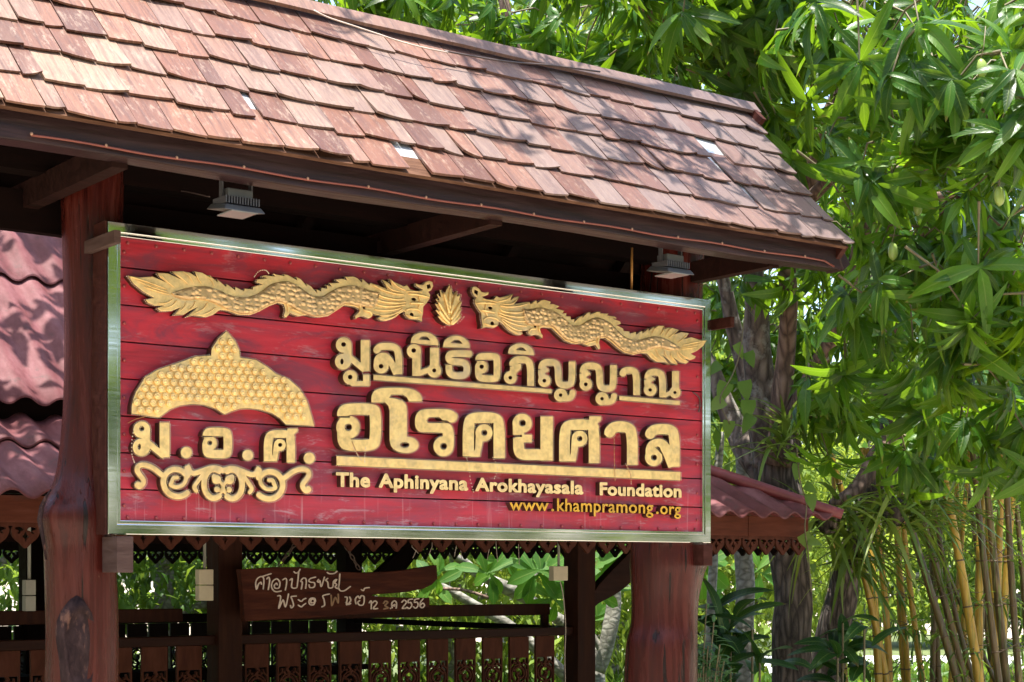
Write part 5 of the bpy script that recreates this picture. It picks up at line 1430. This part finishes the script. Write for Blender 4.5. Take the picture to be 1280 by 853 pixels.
# ================================================================== strap-leaved epiphytes, vines
def strap_plant(px, py, dep, n, ln, label, spread=(0, 0, 0), wd=.038, droop=None):
    c = at(px, py, dep)
    o = empty('strap_leaf_plant', c, label, 'epiphyte', 'strap-leaved plants growing on the mango trunks'); Lv = Leaves()
    for i in range(n):
        d = rdir(); d[2] = abs(d[2])*.8+.1; d += np.array(spread)
        b0 = np.array(c)+rng.normal(size=3)*np.array((.09, .09, .07))
        up = np.array((0, 0, 1.0))+rdir()*.25
        Lv.add(b0, d, up, ln*rng.uniform(.55, 1.1), wd*rng.uniform(.8, 1.3), T_STRAP[rng.integers(3)])
    Lv.build('leaves', STRAPM, o)
    b = MB(); b.ball(c, .09, 8, 6, (1, 1, 1.2)); b.build('root_mass', M_BARK, o)
strap_plant(1035, 650, 12.0, 60, .55, 'yellow green strap-leaved plant on the thick trunk beside the red roof corner', (.0, -.2, -.15))
strap_plant(1118, 640, 11.9, 90, .66, 'largest clump of long arching strap leaves, on the leaning trunk above the bamboo', (.1, -.2, .05))
strap_plant(985, 560, 12.1, 42, .5, 'clump of stiff strap leaves in the fork behind the red roof', (0, -.2, .25))
strap_plant(1070, 690, 12.3, 46, .5, 'drooping strap leaves low on the leaning trunk', (.1, -.2, -.35))
def vine(P, dep, leaves, label):
    o = empty('hanging_vine', at(P[0][0], P[0][1], dep), label, 'vine'); b = MB()
    b.tube([at(x, y, dep) for x, y in smooth_path(P, 6)], .0045, 5); b.build('stem', M_TWIG, o)
    Lv = Leaves()
    for x, y, l, a in leaves:
        d = np.array(at(x+math.cos(R(a))*10, y+math.sin(R(a))*10, dep))-np.array(at(x, y, dep))
        Lv.add(at(x, y, dep), d, np.array((-.55, -.75, .3))+rdir()*.25, l*dep/F, l*.82*dep/F, T_HEART[0])
    Lv.build('leaves', VINEM, o)
vine([(996, 560), (1000, 600), (1008, 630), (1006, 660), (1010, 690), (1014, 740)], 11.0, [(1012, 618, 24, 75), (998, 580, 22, 100), (1006, 606, 20, 30), (1003, 668, 26, 60), (1010, 676, 20, 10), (994, 572, 16, 200), (1016, 705, 12, 80)], 'thin vine with pale heart-shaped leaves hanging past the red roof corner')
vine([(930, 400), (925, 440), (915, 470), (900, 500), (912, 530)], 11.5, [(908, 478, 30, 110), (930, 476, 28, 80), (935, 500, 30, 90), (905, 500, 28, 150), (920, 430, 22, 60), (912, 526, 24, 100), (900, 455, 22, 140), (935, 440, 22, 70), (940, 520, 26, 120)], 'vine of rounded dark leaves climbing beside the right edge of the red sign')

# ================================================================== frangipani behind the pavilion
fb = at(744, 900, 17.6); fb.z = 0
fr_ = empty('frangipani_tree', fb, 'grey-branched frangipani with rosettes of broad leaves behind the pavilion', 'tree')
limb('trunk', [(748, 960, 30), (744, 850, 26), (742, 830, 24), (730, 790, 24), (715, 750, 20), (690, 700, 15)], 17.6, M_GREYB, fr_, 12, .05)
limb('limb', [(748, 840, 18), (764, 780, 20), (768, 730, 17), (765, 690, 13), (760, 660, 10)], 17.4, M_GREYB, fr_)
limb('limb', [(742, 810, 16), (712, 785, 17.4), (680, 762, 13), (640, 738, 17.4), (605, 722, 13), (580, 703, 11), (560, 690, 8)], (17.6, 16.8), M_GREYB, fr_)
limb('limb', [(712, 850, 16), (670, 810, 15), (640, 785, 15), (600, 760, 12), (560, 738, 11), (530, 722, 8)], (17.8, 17.4), M_GREYB, fr_)
limb('limb', [(755, 820, 9), (735, 785, 8), (722, 765, 7)], 17.4, M_GREYB, fr_)
limb('limb', [(690, 790, 5), (665, 750, 5), (640, 715, 5), (622, 690, 4)], 17.2, M_LIMB, fr_)
limb('limb', [(650, 742, 5), (668, 722, 5), (674, 715, 4)], 16.8, M_GREYB, fr_)
limb('limb', [(612, 748, 4), (580, 738, 4), (545, 736, 4)], 17.0, M_LIMB, fr_)
Lv = Leaves()
def rosette(px, py, dep, n, ln, dirw=(0, 0, .3)):
    c = np.array(at(px, py, dep)); ax = np.array(dirw, float)
    for i in range(n):
        a = 6.283*i/n+rng.uniform(-.25, .25)
        d = np.array((.8*math.cos(a), -.6*math.cos(a), math.sin(a)))+ax*.6+rdir()*.25
        ln *= 1.25 if i == 0 else 1
        Lv.add(c+rng.normal(size=3)*.02, d, np.array((-.5, -.8, .5))+rdir()*.3, ln*rng.uniform(.75, 1.1), ln*.36, T_OBOV[rng.integers(2)])
for a in ((674, 716, 16.6, 11, .30), (610, 716, 16.6, 7, .26), (625, 700, 16.8, 6, .25), (766, 706, 16.8, 11, .30), (745, 740, 17.1, 9, .27), (690, 748, 16.7, 9, .26), (540, 730, 17.2, 6, .26), (700, 700, 17.0, 8, .27), (782, 690, 16.6, 9, .28), (735, 775, 17.6, 7, .22), (872, 706, 17.0, 10, .34), (650, 690, 17.2, 7, .25), (548, 718, 16.6, 6, .2), (950, 716, 18.0, 7, .3), (868, 740, 17.6, 8, .3)):
    rosette(*a)
Lv.build('leaves', PLUM, fr_)
b = MB()
for i in range(26):
    c = at(782+rng.normal()*3.5, 725+rng.normal()*4.5, 17.0); b.ball(c, .016, 6, 4, (1, 1, .6))
b.build('blossom', plain('white pink blossom', (.75, .62, .58), .6, 0, .1, bmp=0), fr_)
# two slim grey trunks beyond the right post
for i, (P, lab) in enumerate((([(930, 950, 26), (930, 853, 25), (931, 770, 24), (930, 690, 23), (928, 560, 20), (926, 400, 17)], 'slim straight grey trunk between the right log post and the thick mango trunk'), ([(886, 950, 13), (887, 853, 13), (890, 740, 12), (893, 660, 11), (900, 540, 10)], 'thin pale trunk right beside the right log post'))):
    p0 = at(P[0][0], 853, 14.5+i*.6); o = empty('slim_tree', (p0.x, p0.y, 0), lab, 'tree')
    limb('trunk', P, 14.5+i*.6, M_GREYB, o, 12, .05)
    Lc = Leaves()
    for k in range(260 if i == 0 else 120):
        q = np.array(at(P[-1][0], P[-1][1]-40, 14.5+i*.6))+rdir()*np.array((.7, .7, .8))*rng.random()**.5
        Lc.add(q, rdir()+np.array((0, 0, -.4)), (0, 0, 1), .22, .08, T_FAR[rng.integers(2)])
    Lc.build('crown', BACKL, o)

# ================================================================== low plants between post and trunks
def broad_plant(px, py, dep, n, ln, wd, label, up=.55):
    c = at(px, py, dep); o = empty('broad_leaf_plant', (c.x, c.y, 0), label, 'plant', 'broad-leaved plants by the trunks'); Lv = Leaves(); b = MB()
    for i in range(n):
        d = rdir(); d[2] = abs(d[2])*.5+up
        p = np.array(c)+rng.normal(size=3)*np.array((.10, .10, .13))
        Lv.add(p, d, np.array((-.3, -.45, 1.0))+rdir()*.2, ln*rng.uniform(.6, 1.1), wd*rng.uniform(.75, 1.15), T_BROAD[rng.integers(2)])
        if i % 5 == 0: b.tube([(c.x+(p[0]-c.x)*.3, c.y+(p[1]-c.y)*.3, 0), (p[0], p[1], p[2]*.6), p], .008, 5, False)
    Lv.build('leaves', BROADM, o); b.build('stems', M_TWIG, o)
broad_plant(900, 782, 11.6, 15, .42, .11, 'tall dark broad-leaved plant right of the right log post')
broad_plant(918, 838, 11.3, 13, .44, .11, 'glossy dark plant with long leaves left of the thick trunk')
broad_plant(890, 830, 11.8, 12, .45, .12, 'low dark broad-leaved plant behind the yellow-flowered shrub', .3)
broad_plant(1060, 815, 12.0, 17, .36, .10, 'bright broad-leaved plant at the foot of the leaning trunk', .35)
broad_plant(1036, 850, 11.8, 8, .34, .09, 'small broad-leaved plant between the two thick trunks', .3)
# shrub with yellow flowers
c = at(868, 840, 8.9); fs_ = empty('flowering_shrub', (c.x, c.y, 0), 'blue-green shrub with small yellow flowers in front of the right log post', 'shrub')
Lv = Leaves(); b = MB()
for i in range(30):
    tip = np.array(at(868+rng.normal()*17, 826+rng.normal()*22, 8.9+rng.normal()*.12))
    b.tube([(c.x+rng.normal()*.05, c.y+rng.normal()*.05, 0), (tip[0]*.6+c.x*.4, tip[1]*.6+c.y*.4, tip[2]*.7), tip], .004, 5, False)
    for k in range(9):
        d = rdir(); d[2] = abs(d[2])*.4+.05
        Lv.add(tip+np.array((0, 0, -.02*k)), d, (0, 0, 1), rng.uniform(.06, .12), .022, T_MANGO[rng.integers(2)])
Lv.build('leaves', SHRUBM, fs_); b.build('stems', M_TWIG, fs_)
M_FLOWER = plain('yellow petal', (.80, .50, .02), .5, 0, .1, bmp=0)
for px, py in ((858.5, 836.5), (856.5, 846), (846, 851)):
    c0 = np.array(at(px, py, 8.65)); Lf = Leaves()
    for k in range(5):
        a = 6.283*k/5; Lf.add(c0, np.array((.8*math.cos(a), -.6*math.cos(a), math.sin(a)))+np.array((-.3, -.4, .1)), np.array((-.6, -.8, .2)), .022, .02, T_OBOV[0])
    Lf.build('yellow_flower', M_FLOWER, fs_)

# ================================================================== golden bamboo
def make_bamboo_mat(name, c1, c2):
    m, t, b = new_mat(name)
    n = noise_(t, pos(t, (12, 12, 2)), 2.0, 6, .7)
    col = ramp(t, n, [(.35, c1), (.65, c2)])
    gs = ramp(t, noise_(t, pos(t, (60, 60, .8)), 1.0, 4, .6), [(.54, (0, 0, 0)), (.62, (1, 1, 1))])
    col = mixc(t, math_(t, 'MULTIPLY', gs, .45), col, (.10, .17, .03))
    st = ramp(t, noise_(t, pos(t, (20, 20, 7)), 1.4, 8, .75), [(.56, (0, 0, 0)), (.66, (1, 1, 1))])
    col = mixc(t, math_(t, 'MULTIPLY', st, .6), col, (.11, .085, .055))
    t.links.new(col, b.inputs['Base Color']); b.inputs['Roughness'].default_value = .4
    return m
M_BAMG = make_bamboo_mat('golden bamboo', (.27, .15, .016), (.44, .28, .035)); M_BAMB = make_bamboo_mat('brown bamboo', (.045, .030, .012), (.13, .080, .025)); M_NODE = plain('bamboo node', (.09, .055, .025), .6, 0, .3)
culms = [((1071, 720), (1100, 853), 12.8, .042, 0, 'golden bamboo stem leaning right, left of the golden pair by the leaning trunk'), ((1086, 702), (1095, 853), 12.9, .045, 0, 'golden bamboo stem, left one of the upright pair by the leaning trunk'), ((1094, 713), (1104, 853), 13.0, .042, 0, 'golden bamboo stem, right one of the upright pair by the leaning trunk'),
    ((1121, 713), (1132, 853), 13.3, .034, 0, 'slim golden bamboo stem standing alone in the gap before the road'), ((1132, 716), (1138, 853), 13.5, .034, 0, 'slim golden bamboo stem just right of another in the gap before the road'), ((1142, 726), (1158, 853), 13.2, .036, 0, 'golden bamboo stem with a dark foot before the tangled stems'),
    ((1149, 696), (1197, 853), 12.7, .046, 1, 'thick brown bamboo stem leaning right, front of the tangle'), ((1166, 696), (1207, 853), 12.9, .042, 1, 'brown bamboo stem crossing behind the golden leaning stem'), ((1189, 672), (1220, 853), 12.6, .052, 0, 'thickest golden bamboo stem in the middle of the tangle'),
    ((1193, 679), (1231, 853), 13.1, .030, 1, 'thin dark bamboo stem hugging the thickest golden one'), ((1232, 624), (1228, 853), 13.2, .050, 0, 'upright golden bamboo stem leaning slightly left near the right edge'), ((1222, 597), (1252, 853), 12.8, .040, 1, 'long brown bamboo stem leaning right across the upright golden one'),
    ((1236, 614), (1260, 853), 13.0, .046, 1, 'dark bamboo stem second from the right edge'), ((1248, 640), (1240, 853), 13.6, .044, 0, 'golden bamboo stem seen between the dark ones at the right edge'), ((1262, 600), (1278, 853), 12.9, .040, 1, 'dark bamboo stem at the right edge of the photo'), ((1272, 640), (1258, 853), 13.8, .044, 0, 'golden bamboo stem crossing behind the right edge stems'),
    ((1180, 690), (1172, 853), 13.8, .036, 1, 'thin brown bamboo stem far back in the tangle'), ((1206, 650), (1190, 853), 14.0, .034, 0, 'thin golden bamboo stem leaning left behind the tangle'), ((1162, 650), (1250, 853), 13.4, .028, 1, 'thin brown bamboo stem slanting strongly right through the tangle'), ((1057, 790), (1052, 720), 13.6, .034, 0, 'short golden bamboo stem seen left of the leaning trunk')]
extra = [(1155, 1168, 1, 'thin olive bamboo stem behind the front of the tangle'), (1176, 1186, 1, 'thin dark bamboo stem rising straight through the tangle'), (1200, 1212, 0, 'thin yellow bamboo stem left of the thickest golden one, far back'), (1212, 1240, 1, 'thin brown bamboo stem leaning right just past the thickest golden one'), (1218, 1214, 1, 'thin dark bamboo stem almost upright behind the thickest golden one'), (1243, 1266, 0, 'thin yellow bamboo stem leaning right near the right edge'), (1256, 1246, 1, 'thin dark bamboo stem leaning left near the right edge'), (1268, 1284, 1, 'thin brown bamboo stem cut by the right edge of the photo'), (1277, 1270, 0, 'yellow bamboo stem upright at the very right edge'), (1185, 1226, 1, 'thin brown bamboo stem slanting across the thickest golden one')]
culms += [((x0, 640), (x1, 853), 13.9+.1*(i % 4), .036, br, lb) for i, (x0, x1, br, lb) in enumerate(extra)]
for (a, c, dep, r, brown, lab) in culms:
    r *= .74
    if c[1] < a[1]: a, c = c, a
    A0, C0 = at(a[0], a[1], dep), at(c[0], c[1], dep+rng.uniform(-.2, .2)); d = (A0-C0)
    foot = C0-d*(C0.z/d.z); top = C0+d*(((2.55 if a[0] < 1185 else 3.05)-C0.z)/d.z)
    bend = Vector((rng.normal()*.06, rng.normal()*.06, 0))
    o = empty('bamboo_stem', foot, lab, 'bamboo', 'bamboo stems right of the tree trunks')
    n = 18; P = []; rad = []; nodes = MB(); lf = Leaves()
    for i in range(n*2+1):
        f = i/(n*2); p = foot.lerp(top, f)+bend*math.sin(f*3.14)*1.0
        P.append(p); rad.append(r*(1.02-.35*f)*(1.0 if i % 2 else 1.06))
    MB_ = MB().tube(P, rad, 9); MB_.build('culm', M_BAMB if brown else M_BAMG, o)
    for i in range(0, n*2, 4):
        p = P[i]; dd = (P[i+1]-p).normalized()*.006
        nodes.tube([p-dd, p, p+dd], [rad[i]*1.02, rad[i]*1.10, rad[i]*1.02], 9)
        if i > 6:
            for s_ in range(1):
                q = np.array(p)+rdir()*.02; out = rdir(); out[2] = abs(out[2])*.6
                e = q+out*rng.uniform(.2, .5); nodes.tube([q, (q+e)/2+np.array((0, 0, .03)), e], .0035, 4, False)
                for k in range(5):
                    lf.add(q+(e-q)*rng.uniform(.4, 1), out+rdir()*.8+np.array((0, 0, -.4)), (0, 0, 1), rng.uniform(.12, .22), .02, T_FAR[rng.integers(2)])
    nodes.build('node_rings', M_NODE, o); lf.build('leaf_sprays', BAMBL, o)

# ================================================================== trees behind
def back_tree(px, dep, h, blobs, nleaf, mat, label, tw_=.14, lsz=(.09, .17), weep=0):
    f = at(px, 800, dep); o = empty('background_tree', (f.x, f.y, 0), label, 'tree', 'trees in the garden behind the pavilion')
    b = MB(); top = Vector((f.x+rng.normal()*.3, f.y+rng.normal()*.3, h*.8))
    b.tube(smooth_path([(f.x, f.y, 0), (f.x+.08, f.y, h*.35), tuple(top)], 5), list(np.linspace(tw_, tw_*.35, 11)), 8)
    cs = []
    for bx, bz, r in blobs:
        c = Vector((f.x+.8*bx, f.y-.6*bx+rng.normal()*.3, bz)); cs.append((np.array(c), r))
        b.tube([Vector((f.x, f.y, min(h*.5, bz*.7))), (Vector((f.x, f.y, bz*.8))+c)/2, c], [tw_*.5, tw_*.35, tw_*.15], 6)
    b.build('trunk', M_GREYB, o)
    Lv = Leaves(); tot = sum(r**2 for _, r in cs)
    for c, r in cs:
        k = int(nleaf*r*r/tot); ncl = max(3, k//14)
        for j in range(ncl):
            v = rdir()*r*rng.uniform(.45, 1.05)*(1+.2*rng.normal()); v[2] *= .85
            q = c+v
            for m_ in range(14):
                l = rng.uniform(*lsz)
                Lv.add(q+rng.normal(size=3)*.16, rdir()*.8+v/r*.4+np.array((0, 0, -.35-weep)), np.array((0, 0, 1))+rdir()*.5, l, l*.42, T_FAR[rng.integers(2)])
    Lv.build('crown', mat, o)
back_tree(-40, 17, 6.5, [(-.6, 1.6, 1.1), (.7, 1.9, 1.1), (0, 3.2, 1.4), (1.2, 3.2, 1.2), (-.8, 4.6, 1.3), (.5, 5.0, 1.3)], 9200, BACKL, 'dense green tree seen left of the left log post through the pavilion')
back_tree(200, 18.5, 6.5, [(-.8, 1.2, 1.1), (.4, 1.3, 1.2), (1.4, 1.5, 1.1), (0, 2.8, 1.5), (1.0, 3.8, 1.4), (-.6, 4.6, 1.3)], 11200, BACKL, 'bright green tree seen between the left log post and the pavilion post')
back_tree(380, 20, 7, [(-.9, 1.2, 1.2), (.4, 1.5, 1.3), (1.3, 2.8, 1.4), (-.3, 3.6, 1.5), (.4, 5.2, 1.4)], 8400, BACKY, 'pale green tree directly behind the hanging wooden sign')
back_tree(560, 21, 7.5, [(-1, 1.0, 1.2), (.3, 1.4, 1.4), (1.5, 1.2, 1.3), (0, 3.0, 1.6), (1.1, 4.5, 1.5), (-.6, 5.6, 1.5)], 10400, BACKY, 'pale weeping tree seen past the end of the hanging wooden sign', weep=.5)
back_tree(760, 22, 8, [(-1.2, 1.0, 1.3), (.2, 1.3, 1.4), (1.4, 1.2, 1.3), (.0, 3.2, 1.7), (1.2, 4.6, 1.6), (-.6, 6.2, 1.7), (.8, 7.4, 1.4)], 12000, BACKY, 'pale green tree behind the frangipani', weep=.3)
back_tree(930, 24, 6, [(-1, 1.4, 1.4), (.8, 1.5, 1.4), (0, 3.4, 1.6)], 12000, BACKY, 'pale tree behind the slim grey trunks')
back_tree(1090, 37, 12, [(-2.4, 1.6, 1.8), (-.6, 1.4, 1.7), (1.4, 1.7, 1.9), (2.6, 3.4, 2.0), (0, 4.2, 2.2), (-2, 5.6, 2.2), (1, 7.4, 2.4), (-.8, 9.6, 2.2)], 7000, BACKY, 'tree across the pale road, left of the bamboo', .2, (.18, .36))
back_tree(1290, 38, 12, [(-2.4, 1.4, 1.8), (0, 1.5, 1.8), (2, 2.0, 2.0), (-1.4, 4.0, 2.2), (1.2, 5.0, 2.3), (-.5, 7.8, 2.4), (1.5, 9.2, 2.0)], 6500, BACKL, 'tree across the pale road behind the bamboo', .2, (.18, .36))
back_tree(640, 30, 13, [(-2, 8.2, 1.9), (0, 9.8, 2.1), (2.2, 8.8, 2.0), (3.6, 10.6, 1.9), (-.8, 11.8, 1.8), (1.6, 12.0, 1.9)], 5200, BACKY, 'tall pale tree showing above the shingle roof between mango leaves', .22, (.2, .4))
# a wide old tree behind the pavilion whose boughs reach out over its roof
def garden_tree():
    f = at(104, 800, 16.8); o = empty('garden_tree', (f.x, f.y, 0), 'tall tree right behind the left log post, its boughs reaching over the pavilion roof', 'tree')
    b = MB(); b.tube(smooth_path([(f.x, f.y, 0), (f.x-.1, f.y-.2, 2.2), (f.x, f.y-1.4, 4.4), (f.x-.4, f.y-3.2, 6.0)], 5), list(np.linspace(.15, .05, 16)), 9); b.build('trunk', M_BARKL, o)
    Lv = Leaves()
    for cx, cy, cz, r, n in ((.6, 2.6, 6.4, .8, 26), (1.3, 3.6, 6.6, .9, 30), (.2, 3.8, 6.8, .8, 24), (.9, 4.9, 6.6, .9, 24), (-.5, 2.8, 7.0, .7, 14), (1.2, 6.2, 6.2, .9, 22), (-.3, 1.45, 5.7, .65, 30), (.4, 1.5, 5.8, .6, 24)):
        for i in range(n):
            q = np.array((cx, cy, cz))+rdir()*r*rng.random()**.4
            for m_ in range(10):
                l = rng.uniform(.14, .24); Lv.add(q+rng.normal(size=3)*.08, rdir()+np.array((0, 0, -.4)), (0, 0, 1.0), l, l*.4, T_FAR[rng.integers(2)])
    Lv.build('crown', BACKL, o)
garden_tree()
# green ground cover around the trunks and beyond
def ground_cover():
    Lv = Leaves()
    for i in range(9000):
        px = rng.uniform(-60, 1380); dep = rng.uniform(13.5, 23) if px < 1040 else rng.uniform(14, 26)
        p = at(px, 720, dep); p.z = rng.uniform(0, .22)
        d = rdir(); d[2] = abs(d[2])+.5; l = rng.uniform(.15, .35)
        Lv.add(p, d, rdir(), l, l*.25, T_FAR[rng.integers(2)])
    o = Lv.build('ground_cover', BACKL); tag(o, 'low green plants covering the garden soil', 'ground cover', kind='stuff')
ground_cover()
# distant wood closing the garden on every side (also mirrored in the steel frame)
def far_wood():
    Lv = Leaves()
    for i in range(15000):
        a = rng.uniform(0, 6.283); rr = rng.uniform(50, 58) if math.cos(a-math.atan2(.8, .6)) > .2 else rng.uniform(22, 28)
        h = (10 if rr > 40 else 12)*(1+.25*math.sin(a*7)+.15*math.sin(a*17+1))
        p = Vector((rr*math.cos(a), rr*math.sin(a), h*rng.random()**.8)); l = rng.uniform(.8, 1.6)*(1.3 if rr > 40 else .9)
        Lv.add(p, rdir()+np.array((0, 0, -.3)), rdir(), l, l*.55, T_FAR[rng.integers(2)])
    o = Lv.build('far_wood', BACKL); tag(o, 'far-off wood around the garden', 'wood', kind='stuff')
far_wood()
